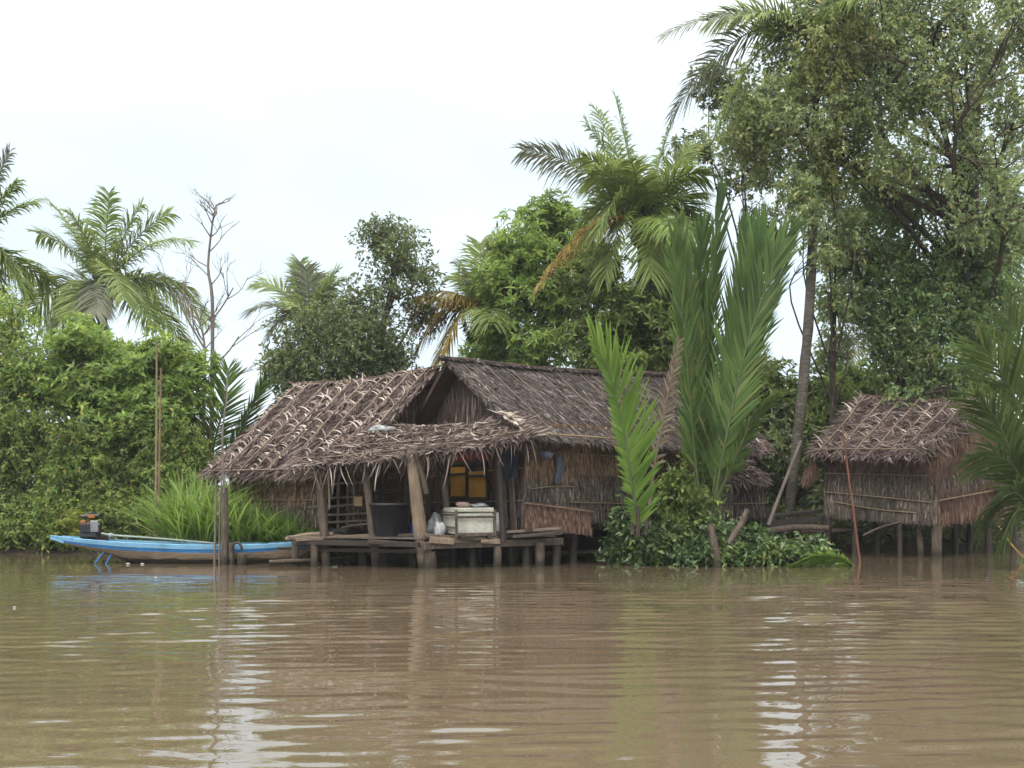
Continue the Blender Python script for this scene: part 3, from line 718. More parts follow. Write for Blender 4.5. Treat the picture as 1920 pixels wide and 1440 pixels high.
    curls(mb, p - Z * .03, nrm(dv + du * R.normal(0.3, .7, (k, 1))), nm, R.uniform(.3, .65, k), R.uniform(.016, .03, k), R.normal(0, .9, k), -R.uniform(.3, 1.2, k), 2, sag=.5)
    p, du, dv, nm = surf_frame(q, np.linspace(0, 1, 8), np.full(8, .96)); tube(mb, p - nm * .09, .03, 6, 3)
    mb.build('porch_roof', THATCH, root)
    for (a, b, r0, r1, mt) in (((596, 856, 21.15), (613, 1075, 21.15), .108, .085, 'wood'), ((682, 860, 21.0), (707, 1075, 21.05), .11, .075, 'wood'),
                               ((772, 845, 20.55), (799, 1084, 20.6), .165, .13, 'wood_pale'), ((830, 850, 21.3), (842, 1010, 21.2), .085, .075, 'wood'),
                               ((932, 830, 20.7), (944, 1016, 20.7), .07, .07, 'wood_dark'), ((650, 870, 22.4), (652, 1010, 22.4), .07, .06, 'wood'),
                               ((718, 868, 22.6), (720, 1000, 22.6), .06, .05, 'wood_dark'), ((760, 866, 22.5), (758, 1000, 22.5), .06, .06, 'wood')):
        mb = MB(); stake(mb, P(*b), P(*a), r0 * .9, r1, 0, .025); mb.build('porch_post', MT[mt], root)
    # branching brace on the thick post and a thin slat on the first one
    mb = MB(); stake(mb, P(800, 925, 20.55), P(779, 850, 20.4), .06, .045); mb.build('brace', MT['wood'], root)
    mb = MB(); stake(mb, P(613, 866, 21.0), P(618, 955, 21.0), .022, .02); mb.build('slat', MT['wood_pale'], root)
    # rails of the left side of the porch
    rr = (((606, 909, 21.6), (692, 903, 21.6)), ((606, 935, 21.6), (690, 932, 21.6)), ((578, 952, 21.6), (692, 943, 21.5)), ((600, 966, 21.6), (692, 962, 21.5)),
          ((612, 980, 21.6), (694, 976, 21.5)), ((600, 893, 22.6), (800, 888, 22.7)), ((700, 926, 22.6), (802, 918, 22.6)), ((705, 950, 22.6), (835, 944, 22.4)), ((640, 990, 21.6), (700, 982, 21.4)))
    for a, b in rr:
        mb = MB(); stake(mb, P(*a), P(*b), .032, .026, 0, .02, 6); mb.build('rail', MT['wood'], root)
    for (a, b) in (((635, 905, 21.63), (634, 990, 21.63)), ((664, 885, 21.64), (666, 988, 21.64)), ((800, 860, 22.3), (806, 985, 22.3)), ((822, 880, 22.3), (824, 985, 22.3))):
        mb = MB(); stake(mb, P(*a), P(*b), .04, .035, 0, .01, 6); mb.build('rail_post', MT['wood'], root)


# ------------------------------------------------------------------ platform over the water
def platform():
    z = .60
    L1, Q, R1 = P(548, 1008, 21.2) * A(1, 1, 0), P(792, 1011, 20.35) * A(1, 1, 0), P(1050, 1004, 21.35) * A(1, 1, 0)
    Lb, Qb, Rb = A(-4.1, 23.3, 0), A(-2.1, 23.6, 0), A(-.3, 22.3, 0)
    root = thing('wooden_platform', Q, 'weathered plank platform on stilts under the porch, above the river', 'platform')
    mb = MB()
    for i in range(12):
        t = (i + .5) / 12
        a = L1 + (Lb - L1) * t - A(R.uniform(0, .25), 0, 0); b = Q + (Qb - Q) * t + A(R.uniform(0, .15), 0, 0)
        beam(mb, a + Z * (z + R.normal(0, .012)), b + Z * (z + R.normal(0, .012)), .19, .035, 0, .006)
        a = Q + (Qb - Q) * t; b = R1 + (Rb - R1) * t + BU * R.uniform(-.1, .15)
        beam(mb, a + Z * (z + .01 + R.normal(0, .012)), b + Z * (z + .03 + R.normal(0, .012)), .20, .035, 0, .006)
    mb.build('deck', MT['plank'], root)
    def bm(p0, p1, wd, h, mt, name='beam'):
        mb = MB(); beam(mb, p0, p1, wd, h, 0, .008); mb.build(name, MT[mt], root)
    bm(L1 + A(.1, -.06, z - .09), Q + A(-.05, -.06, z - .10), .09, .11, 'wood_dark'); bm(Q + A(-.0, -.1, z - .12), R1 + A(.05, -.1, z - .08), .09, .13, 'wood')
    bm(L1 + A(-.35, .15, z - .24), Q + A(.2, .1, z - .26), .07, .06, 'wood_dark'); bm(Q + A(.4, -.02, z - .02), Q + A(1.55, .45, z - .01), .05, .12, 'wood_pale')
    bm(Lb + A(0, 0, z - .12), Qb + A(0, 0, z - .12), .1, .14, 'wood_dark'); bm(Qb + A(0, 0, z - .12), Rb + A(0, 0, z - .12), .1, .14, 'wood_dark')
    bm(Lb + A(0, 0, z - .13), L1 + A(.2, 0, z - .13), .08, .1, 'wood_dark')
    # irregular boards and slabs along the front edge
    for (x0, y0, x1, y1, Y, h, mt) in ((540, 1009, 640, 1005, 21.15, .07, 'plank'), (556, 1012, 700, 1003, 21.0, .06, 'wood_pale'), (625, 1016, 700, 1014, 20.9, .10, 'wood_dark'),
                                     (690, 1016, 795, 1022, 20.5, .09, 'wood'), (720, 1003, 820, 1001, 20.8, .05, 'plank'), (806, 1013, 850, 1016, 20.25, .12, 'wood_pale'), (796, 1004, 900, 1010, 20.4, .07, 'wood'),
                                     (900, 1014, 936, 1014, 20.55, .09, 'wood_pale'), (860, 1004, 1050, 990, 20.75, .05, 'plank'), (960, 1006, 1055, 999, 20.75, .08, 'wood_dark')):
        bm(P(x0, y0, Y), P(x1, y1, Y + .15), .12, h, mt, 'board')
    mb = MB(); stake(mb, P(536, 1011, 21.3), P(625, 1002, 21.2), .05, .045, 0, .03); mb.build('rail_log', MT['wood_pale'], root)
    # stilts
    for (x, top, Y, r, mt) in ((552, 1008, 21.2, .075, 'wood'), (587, 1012, 21.05, .08, 'wood'), (679, 1030, 21.6, .1, 'wood_dark'), (722, 1030, 21.5, .1, 'wood_dark'), (776, 1028, 21.4, .09, 'wood_dark'),
                               (803, 1034, 20.45, .13, 'wood'), (850, 1020, 21.6, .1, 'wood_dark'), (887, 1030, 21.0, .085, 'wood_dark'), (931, 1024, 20.75, .085, 'wood'), (958, 1022, 21.5, .09, 'wood_dark'),
                               (1016, 1016, 21.0, .1, 'wood'), (1043, 1010, 21.3, .1, 'wood_dark'), (900, 1030, 22.4, .09, 'wood_dark'), (990, 1030, 22.3, .09, 'wood_dark'), (640, 1030, 22.5, .09, 'wood_dark')):
        b = P(x, 1000, Y); b[2] = -.8; t = P(x + R.normal(0, 2), top, Y); mb = MB(); stake(mb, b, t, r * 1.05, r, 0, .015); mb.build('stilt', MT[mt], root)


# ------------------------------------------------------------------ small huts right of the centre
def hut_kitchen():
    root = thing('thatched_shed', P(1400, 960, 25.6) * A(1, 1, 0), 'small brown thatched shed with a two-tier roof, behind the tall upright palm fronds', 'shed')
    q = (P(1318, 782, 27.2), P(1392, 786, 27.4), P(1330, 842, 25.8), P(1446, 842, 26.4))
    mb = MB(); frond_roof(mb, q, 5, 260, 0, .35, .09, .026)
    qb = (q[0], q[1], q[0] + A(.3, 1.4, -.8), q[1] + A(.4, 1.2, -.8)); slab(mb, qb, .08, 0); flat_strips(mb, qb, 500, .35, .03, .4, .05, 1)
    tube(mb, curve([P(1330, 841, 25.75), P(1452, 846, 26.3)], 6), .025, 6, 3); mb.build('roof', THATCH, root)
    q2 = (P(1340, 868, 25.7), P(1396, 862, 25.9), P(1336, 902, 24.9), P(1436, 898, 25.3))
    mb = MB(); frond_roof(mb, q2, 6, 260, 0, .3, .08, .03); tube(mb, curve([P(1340, 884, 25.2), P(1424, 880, 25.5)], 6), .016, 6, 3); mb.build('roof', THATCH, root)
    a, b = P(1342, 972, 25.2), P(1436, 968, 25.6); ta, tb = P(1342, 890, 25.2), P(1430, 888, 25.6)
    mb = MB(); wall(mb, a, b, ta, tb, [(.55, 1, 5), (0, .6, 5)], A(.1, -1, 0), [(.3, 4, 0, 1, 0)], dens=60); mb.build('wall', WALLM, root)
    c, d = b + A(.25, 1.6, 0), tb + A(.25, 1.6, .4)
    mb = MB(); wall(mb, b, c, tb, d, [(.5, 1, 5), (0, .55, 5)], A(1, -.1, 0), [], dens=45); mb.build('wall', WALLM, root)
    a2, b2 = P(1335, 890, 26.2), P(1425, 888, 26.7); t2, u2 = P(1335, 835, 26.2), P(1422, 836, 26.7)
    mb = MB(); wall(mb, a2, b2, t2, u2, [(0, 1, 5)], A(.1, -1, 0), [], dens=50); mb.build('wall', WALLM, root)
    a3 = b2 + A(.3, 1.2, 0); t3 = u2 + A(.3, 1.2, .2)
    mb = MB(); wall(mb, b2, a3, u2, t3, [(0, 1, 5)], A(1, -.1, 0), [], dens=40); mb.build('wall', WALLM, root)
    for (x, y, Y) in ((1348, 985, 25.3), (1432, 985, 25.7), (1400, 985, 27), (1445, 985, 27)):
        p = P(x, y, Y); mb = MB(); stake(mb, p * A(1, 1, 0) - Z * .2, p * A(1, 1, 0) + Z * 1.3, .07, .06); mb.build('stilt', MT['wood_dark'], root)


def hut_right():
    rL, rR, eL, eR = P(1614, 745, 27.0), P(1842, 750, 25.3), P(1520, 846, 24.8), P(1728, 853, 23.6)
    root = thing('stilt_hut', P(1650, 1000, 25.3) * A(1, 1, 0), 'right hand thatched hut on dark stilts beside the tall right edge trees', 'hut')
    mb = MB(); q = (rL, rR, eL, eR); frond_roof(mb, q, 7, 290, .05, .5, .13, .025)
    back = A(1.7, 2.0, 0); qb = (rL, rR, rL + back - Z * 1.5, rR + back - Z * 1.5); slab(mb, qb, .08, 0); flat_strips(mb, qb, 1500, .4, .03, .4, .05, 1)
    ridge_cap(mb, rL, rR, nrm(eL - rL), nrm(back - Z), 2, 40)
    # loose fronds over the right rake
    k = 420; uu, vv = R.uniform(.8, 1.04, k), R.uniform(.0, 1.0, k); p, du, dv, nm = surf_frame(q, uu, vv)
    curls(mb, p + nm * .05, nrm(dv + du * R.normal(.45, .35, (k, 1))), nm, R.uniform(.35, .8, k), R.uniform(.016, .028, k), R.normal(.1, .5, k), R.uniform(-.4, .35, k), 1)
    tube(mb, curve([P(1518, 841, 24.7), P(1716, 842, 23.7)], 6), .016, 6, 3)
    mb.build('roof', THATCH, root)
    a, b = P(1545, 968, 25.0), P(1757, 984, 23.9); ta, tb = P(1548, 838, 25.0), P(1757, 842, 23.9)
    fn = nrm(np.cross(b - a, ta - a)); fn = fn if fn[1] < 0 else -fn
    mb = MB(); wall(mb, a, b, ta, tb, [(.58, .88, 3), (.36, .7, 2), (.18, .42, 2), (0, .24, 2)], fn,
                    [(.62, 4, 0, .93, .02), (.35, 4, 0, .95, -.06), (.22, 4, .1, .82, -.08), (.9, 4, 0, 1, 0)], dens=75); mb.build('wall', WALLM, root)
    c = P(1905, 966, 25.3); tc_ = P(1905, 800, 25.3); ap = P(1836, 756, 25.1)
    sn = nrm(np.cross(c - b, tb - b)); sn = sn if sn[1] < 0 else -sn
    mb = MB(); wall(mb, b, c, tb, tc_, [(.60, 1, 3), (.38, .66, 5), (.0, .45, 3)], sn, [(.32, 4, 0, 1, 0)], dens=60)
    tri_wall(mb, tb, tc_, ap, sn, 0, 5, 60); mb.build('wall', WALLM, root)
    d = a + (c - b)
    mb = MB(); wall(mb, c, d, tc_, ta + (tc_ - tb), [(0, 1, 5)], -fn, [], dens=15); mb.build('wall', WALLM, root)
    mb = MB(); wall(mb, d, a, ta + (tc_ - tb), ta, [(0, .5, 2), (.5, 1, 2)], -sn, [], dens=30); mb.build('wall', WALLM, root)
    mb = MB(); box(mb, (a + c) / 2 + Z * .02, (b - a) / 2 * 1.02, (c - b) / 2 * 1.02, Z * .04, 0); mb.build('floor', MT['wood_dark'], root)
    for (x, Y, r, mt, top) in ((1553, 25.0, .085, 'wood_dark', 970), (1602, 24.9, .07, 'wood_dark', 980), (1645, 25.6, .07, 'wood_dark', 980), (1686, 24.3, .06, 'wood_dark', 985), (1722, 24.4, .07, 'wood', 985),
                               (1757, 24.0, .12, 'wood', 985), (1790, 25.4, .08, 'wood_dark', 980), (1850, 25.0, .08, 'wood_dark', 980), (1900, 25.4, .09, 'wood_dark', 980), (1600, 27, .08, 'wood_dark', 980), (1700, 27, .08, 'wood_dark', 980), (1820, 26.6, .08, 'wood_dark', 980)):
        p = P(x, top, Y); bb = p.copy(); bb[2] = -.6; mb = MB(); stake(mb, bb, p, r * 1.1, r, 0, .03); mb.build('stilt', MT[mt], root)
    mb = MB(); stake(mb, P(1618, 1004, 24.4), P(1690, 978, 24.2), .03, .025, 0, .04, 6); mb.build('brace', MT['wood'], root)
    # bundles of dry leaves hanging below the left eave
    for (x, y0, y1, Y, rr_) in ((1524, 862, 905, 25.0, .1), (1513, 880, 912, 25.2, .08)):
        mb = MB(); k = 60; p = np.tile(P(x, y0, Y), (k, 1)) + R.normal(0, .03, (k, 3)); L = (y1 - y0) / F * Y
        d = nrm(-Z + R.normal(0, .16, (k, 3))); s = np.linspace(0, 1, 4)
        C = p[:, None] + d[:, None] * (L * R.uniform(.7, 1.1, k)[:, None] * s)[..., None]; S = nrm(np.cross(d, A(.3, 1, 0)))[:, None] * (R.uniform(.02, .04, k)[:, None] * A(.6, 1, 1, .4))[..., None] * .5
        ribbons(mb, C, S, 0)
        tag(mb.build('leaf_bundle', MT['thatch_wall_red'], None, P(x, y0, Y)), 'bundle of dry leaves hanging under the left eave of the stilt hut', 'leaf bundle', 'leaf bundles under the eave')


hut_a(); hut_b(); platform(); hut_kitchen(); hut_right()


# ------------------------------------------------------------------ goods on the porch
def goods():
    # black tub
    c = A(*(P(730, 1000, 21.0)[:2]), .625); root = thing('tub', c, 'large round black plastic tub standing on the platform', 'tub')
    mb = MB(); lathe(mb, c, [(.0, .01), (.28, 0), (.30, .02), (.40, .66), (.43, .66), (.43, .71), (.405, .715), (.385, .64), (.28, .05), (0, .045)], 36)
    mb.build('tub_body', MT['tub'], root)
    mb = MB()
    for s in (-1, 1):
        box(mb, c + A(s * .435, 0, .6), A(.02, 0, 0), A(0, .07, 0), A(0, 0, .02), 0, 0, .006)
    mb.build('handle', MT['tub'], root)
    # foam cooler in a wooden frame
    yaw = math.radians(24); ax = A(math.cos(yaw), math.sin(yaw), 0); ay = A(-math.sin(yaw), math.cos(yaw), 0)
    corner = P(857, 998, 20.35) * A(1, 1, 0); zb = .70
    W, D, H = .80, .78, .55; c = corner + ax * W / 2 + ay * D / 2
    root = thing('cooler_box', c + Z * (zb - .06), 'grimy white foam cooler box strapped in a brown wooden frame', 'cooler')
    mb = MB(); box(mb, c + Z * (zb + .22), ax * W / 2, ay * D / 2, Z * .22, 0, .006, .02); mb.build('box_body', MT['foam'], root)
    mb = MB(); box(mb, c + Z * (zb + .50), ax * (W / 2 + .012), ay * (D / 2 + .012), Z * .055, 0, .008, .025); mb.build('lid', MT['foam'], root)
    mb = MB(); o = .03
    c00, c10, c01 = corner - ax * o - ay * o, corner + ax * (W + o) - ay * o, corner - ax * o + ay * (D + o)
    for p in (c00, c10, c01):
        beam(mb, p + Z * (zb - .06), p + Z * (zb + .50), .05, .05, 0, .004, up=ax)
    for zz, hh in ((.0, .07), (.36, .045)):
        beam(mb, c00 + Z * (zb + zz) - ay * .03, c10 + Z * (zb + zz) - ay * .03, .025, hh, 0, .004)
    for zz in (.14, .40):
        beam(mb, c00 + Z * (zb + zz) - ax * .03, c01 + Z * (zb + zz) - ax * .03, .025, .045, 0, .004)
    mb.build('frame', MT['wood'], root)
    mb = MB()
    for t in (.1, .85): beam(mb, corner + ax * W * t - ay * .1 + Z * (zb - .04), corner + ax * W * t + ay * D + Z * (zb - .04), .07, .07, 0, .004)
    mb.build('skid', MT['wood_dark'], root)
    mb = MB(); bc = corner + ax * .25 + ay * .3 + Z * (zb + .60); blob(mb, bc, (.16, .12, .075), 0, .1, 2); tag(mb.build('cloth_bundle', MT['pink_cloth'], None, bc), 'faded pinkish cloth bundle lying on the foam cooler lid', 'cloth')
    mb = MB(); bc = corner + ax * .62 + ay * .35 + Z * (zb + .585); blob(mb, bc, (.2, .16, .05), 0, .16, 5, fold=5); tag(mb.build('plastic_sheet', MT['grey_bag'], None, bc), 'crumpled grey plastic sheet on top of the foam cooler', 'sheet')
    # sacks
    for (x, y, Y, r, mt, lab, sd) in ((818, 972, 21.1, (.17, .15, .26), 'grey_bag', 'larger grey plastic sack left of the cooler behind the thick post', 1.), (824, 989, 20.75, (.12, .1, .17), 'white_bag', 'small crumpled white plastic bag at the left foot of the cooler', 2.4),
                                      (930, 978, 21.25, (.14, .13, .25), 'white_bag', 'pale upright sack standing right of the cooler', 4.)):
        c = P(x, y, Y); c[2] = .63 + r[2] * .9; mb = MB(); blob(mb, c, r, 0, .12, sd, 28, 20, 5.); tag(mb.build('sack', MT[mt], None, c), lab, 'sack')
    # hanging jacket on the porch corner
    def cloth(name, x0, x1, y0, y1, Y, mt, label, fold=.04, nf=5, plane=None, taper=.15):
        nu, nv = 22, 16; U, Vv = np.meshgrid(np.linspace(0, 1, nu), np.linspace(0, 1, nv)); mb = MB()
        w_ = 1 - taper * (1 - Vv); xx = (x0 + x1) / 2 + (U - .5) * (x1 - x0) * w_ + 2 * np.sin(Vv * 5); yy = y0 + (y1 - y0) * Vv + 3 * np.sin(U * 7) * Vv - 5 * np.sin(np.pi * U) * (1 - Vv)
        pts = np.array([[P(xx[i, j], yy[i, j], Y) for j in range(nu)] for i in range(nv)])
        pts[..., 1] -= fold * np.sin(U * nf * 2 + Vv * 2) * (.4 + .6 * Vv)
        front = pts.reshape(-1, 3); bk = (pts + A(0, .05, 0) * (1 - (2 * U - 1) ** 2)[..., None] + A(0, .012, 0)).reshape(-1, 3); k = len(front)
        i = np.arange(nv - 1)[:, None] * nu + np.arange(nu - 1)[None]; Fq = np.stack([i, i + nu, i + nu + 1, i + 1], -1).reshape(-1, 4)
        mb.add(np.vstack([front, bk]), np.vstack([Fq, Fq[:, ::-1] + k]), 0, True)
        o = mb.build(name, MT[mt], None, P((x0 + x1) / 2, y0, Y)); tag(o, label, name.replace('_', ' ')); return o
    cloth('jacket', 938, 972, 842, 898, 20.75, 'navy', 'dark navy jacket hanging at the porch corner of the large house', .05, 4)
    cloth('red_cloth', 852, 916, 846, 862, 21.0, 'red_cloth', 'strip of dark red cloth hanging under the porch eave above yellow shutters', .03, 6, taper=0)
    Yf = on_front(1048, 870, .12)[1]
    cloth('blue_shirt', 1042, 1056, 858, 904, Yf, 'cloth_blue', 'small faded blue cloth hanging on the front wall of the large house', .02, 3)
    # tan can on the rail and blue bottle
    c = P(672, 940, 21.45); root = thing('plastic_can', c - Z * .11, 'tan plastic can hung on the porch rails left of the black tub', 'can'); mb = MB(); box(mb, c, A(.085, 0, 0), A(0, .05, 0), A(0, 0, .11), 0, .003, .02); mb.build('can_body', MT['tan_can'], root)
    mb = MB(); lathe(mb, c + A(.03, 0, .11), [(0.03, 0), (.03, .04), (.022, .045), (0, .045)], 12); mb.build('cap', MT['wood_dark'], root)
    c = P(779, 972, 21.2); c[2] = .63; root = thing('blue_jug', c, 'blue plastic jug between the black tub and the thick porch post', 'jug')
    mb = MB(); lathe(mb, c, [(0, 0), (.09, 0), (.1, .03), (.1, .3), (.06, .38), (.03, .4)], 18); mb.build('jug_body', MT['blue_plastic'], root); mb = MB(); lathe(mb, c + Z * .4, [(.035, -.01), (.035, .04), (0, .045)], 12); mb.build('cap', MT['white_bag'], root)
    mb = MB(); bc = P(1024, 853, 20.9); blob(mb, bc, (.16, .12, .09), 0, .12, 3); tag(mb.build('cloth_roll', MT['cloth_blue'], None, bc), 'dark grey cloth roll tucked under the front eave of the large house', 'cloth')
    mb = MB(); bc = P(716, 806, 22.3); blob(mb, bc, (.30, .2, .10), 0, .14, 1.5, fold=5); tag(mb.build('plastic_cover', MT['grey_bag'], None, bc), 'grey plastic cover tucked where the left hut roof meets the porch roof', 'cover')
    mb = MB(); bc = P(828, 868, 21.1); blob(mb, bc, (.10, .09, .22), 0, .12, 2.2); tag(mb.build('hanging_bag', MT['navy'], None, bc), 'dark bag hanging from the porch post left of the yellow shutters', 'bag')


goods()


# ------------------------------------------------------------------ boat
def boat():
    Y0 = 22.15; ppm = F / Y0
    # x px, gunwale py, blue bottom py, keel py, half width, y shift
    st = [(96, 1006, 1008, 1010, .17), (112, 1007.5, 1013, 1016, .22), (135, 1009.5, 1019, 1023.5, .27), (175, 1012.5, 1024.5, 1034, .33), (215, 1015.5, 1029, 1045, .37), (250, 1017.5, 1032, 1059, .40),
          (300, 1019.5, 1034, 1064, .43), (360, 1021.5, 1036, 1066, .45), (420, 1022, 1036, 1066, .45), (480, 1021.5, 1035, 1064, .43), (530, 1019.5, 1032.5, 1058, .36), (570, 1016, 1028, 1048, .25), (600, 1011, 1020, 1034, .12), (618, 1006, 1012, 1018, .03)]
    s = np.array(st, float); t = np.linspace(0, len(s) - 1, 60); i0 = np.clip(t.astype(int), 0, len(s) - 2); f = (t - i0)[:, None]; S = s[i0] * (1 - f) + s[i0 + 1] * f
    def X(px): return (px - 960) / ppm
    def Zp(py): return HC - (py - HY) / ppm + .02
    root = thing('longtail_boat', (X(330), Y0, 0), 'narrow blue and tan wooden longtail boat moored left of the platform', 'boat')
    def strip(rows, mt, name, par=root, smooth=True):
        V = np.array(rows); k = V.shape[1]; n = V.shape[0]; mb = MB()
        i = np.arange(n - 1)[:, None] * k + np.arange(k - 1)[None]
        mb.add(V.reshape(-1, 3), np.stack([i, i + 1, i + k + 1, i + k], -1).reshape(-1, 4), 0, smooth); return mb.build(name, MT[mt], par)
    x = X(S[:, 0]); zg, zb, zk = Zp(S[:, 1]), Zp(S[:, 2]), Zp(S[:, 3]); hw = S[:, 4]
    # planked hull below the blue strake
    rows = [[A(x[i], Y0 - hw[i] * .93, zb[i]), A(x[i], Y0 - hw[i] * .8, zb[i] * .55 + zk[i] * .45), A(x[i], Y0 - hw[i] * .5, zb[i] * .15 + zk[i] * .85), A(x[i], Y0, zk[i]),
             A(x[i], Y0 + hw[i] * .5, zb[i] * .15 + zk[i] * .85), A(x[i], Y0 + hw[i] * .8, zb[i] * .55 + zk[i] * .45), A(x[i], Y0 + hw[i] * .93, zb[i])] for i in range(60)]
    strip(rows, 'hull', 'hull')
    for sg in (-1, 1):
        mid = (zg + zb) / 2
        strip([[A(x[i], Y0 + sg * hw[i] * .93, zb[i]), A(x[i], Y0 + sg * (hw[i] * .97 + .004), mid[i])] for i in range(2, 60)], 'blue_paint', 'strake')
        strip([[A(x[i], Y0 + sg * (hw[i] * .97 + .016), mid[i] - .01), A(x[i], Y0 + sg * (hw[i] + .02), zg[i]), A(x[i], Y0 + sg * (hw[i] - .04), zg[i] + .012), A(x[i], Y0 + sg * (hw[i] - .045), zg[i] - .06)] for i in range(4, 60)], 'blue_light', 'gunwale', smooth=False)
        strip([[A(x[i], Y0 + sg * (hw[i] - .05), zg[i] - .03), A(x[i], Y0 + sg * hw[i] * .6, max(zk[i] + .04, zb[i] - .2)), A(x[i], Y0, max(zk[i] + .05, zb[i] - .24))] for i in range(6, 58)], 'hull_in', 'inner_planking')
    # overhanging stern frame
    mb = MB(); p = [P(97, 1007, Y0 - .2), P(97, 1007, Y0 + .2), P(122, 1005.5, Y0 - .25), P(122, 1005.5, Y0 + .25)]
    beam(mb, p[0], p[1], .06, .04, 0); beam(mb, P(95, 1006, Y0 - .2), P(135, 1009, Y0 - .29), .04, .045, 0); beam(mb, P(95, 1006, Y0 + .2), P(135, 1009, Y0 + .29), .04, .045, 0); beam(mb, P(95, 1008, Y0 - .2), P(120, 1017, Y0 - .24), .03, .05, 0)
    mb.build('stern_frame', MT['blue_light'], root)
    for (a, b) in (((196, 1033, 21.9), (178, 1056, 21.85)), ((211, 1035, 21.9), (196, 1062, 21.85))):
        mb = MB(); stake(mb, P(*a), P(*b), .018, .018, 0, 0, 6, 4); mb.build('stern_strut', MT['blue_paint'], root)
    for xx in (160, 240, 330, 420, 500):
        i = int(np.argmin(abs(S[:, 0] - xx))); mb = MB(); beam(mb, A(x[i], Y0 - hw[i] + .03, zg[i] - .04), A(x[i], Y0 + hw[i] - .03, zg[i] - .04), .12, .03, 0); mb.build('thwart', MT['hull_in'], root)
    # engine with long propeller shaft laid inboard
    c = P(172, 985, Y0)
    eng = MB(); box(eng, c + A(-.02, 0, -.10), A(.17, 0, 0), A(0, .16, 0), A(0, 0, .18), 0, .01, .04)
    box(eng, c + A(-.06, -.17, -.05), A(.10, 0, 0), A(0, .03, 0), A(0, 0, .10), 0, .005, .02)
    for k in range(5): box(eng, c + A(-.06, -.205, -.12 + k * .035), A(.09, 0, 0), A(0, .008, 0), A(0, 0, .008), 0)
    e = eng.build('engine', MT['engine'], root)
    mb = MB(); box(mb, c + A(.0, 0, .20), A(.19, 0, 0), A(0, .13, 0), A(0, 0, .05), 0, .006, .035); lathe(mb, c + A(-.02, 0, .25), [(.05, 0), (.05, .03), (.03, .045), (0, .045)], 14); mb.build('fuel_tank', MT['engine'], e)
    mb = MB(); box(mb, c + A(.05, -.135, .20), A(.075, 0, 0), A(0, .012, 0), A(0, 0, .035), 0, 0, .006); box(mb, c + A(-.12, -.15, .08), A(.055, 0, 0), A(0, .03, 0), A(0, 0, .035), 0, 0, .012); mb.build('air_filter', MT['engine_orange'], e)
    mb = MB(); box(mb, c + A(.12, -.15, -.02), A(.08, 0, 0), A(0, .04, 0), A(0, 0, .13), 0, .006, .02); lathe(mb, c + A(.17, -.13, .02), [(0, -.03), (.05, -.03), (.06, 0), (.05, .03), (0, .03)], 14); mb.build('muffler', MT['engine_grey'], e)
    mb = MB(); beam(mb, c + A(-.2, 0, -.3), c + A(.35, 0, -.33), .14, .05, 0); beam(mb, c + A(.1, 0, -.3), c + A(.42, 0, -.24), .06, .06, 0); mb.build('mount', MT['wood_dark'], e)
    mb = MB(); tube(mb, curve([P(190, 1000, Y0 - .1), P(215, 1004, Y0 - .1), P(300, 1010, Y0 - .1), P(402, 1019, Y0 - .12)], 16), .024, 8, 0); lathe(mb, P(208, 1004, Y0 - .1), [(0, -.05), (.05, -.05), (.05, .05), (0, .05)], 12)
    mb.build('propeller_shaft', MT['shaft'], root)
    mb = MB(); c2 = P(404, 1019, Y0 - .12)
    for a in (0, 2.1, 4.2):
        d = A(.15, math.cos(a), math.sin(a)); box(mb, c2 + d * .05, d * .06, nrm(np.cross(d, A(1, 0, .3))) * .025, A(.006, 0, 0), 0)
    mb.build('propeller', MT['engine_grey'], root)


boat()


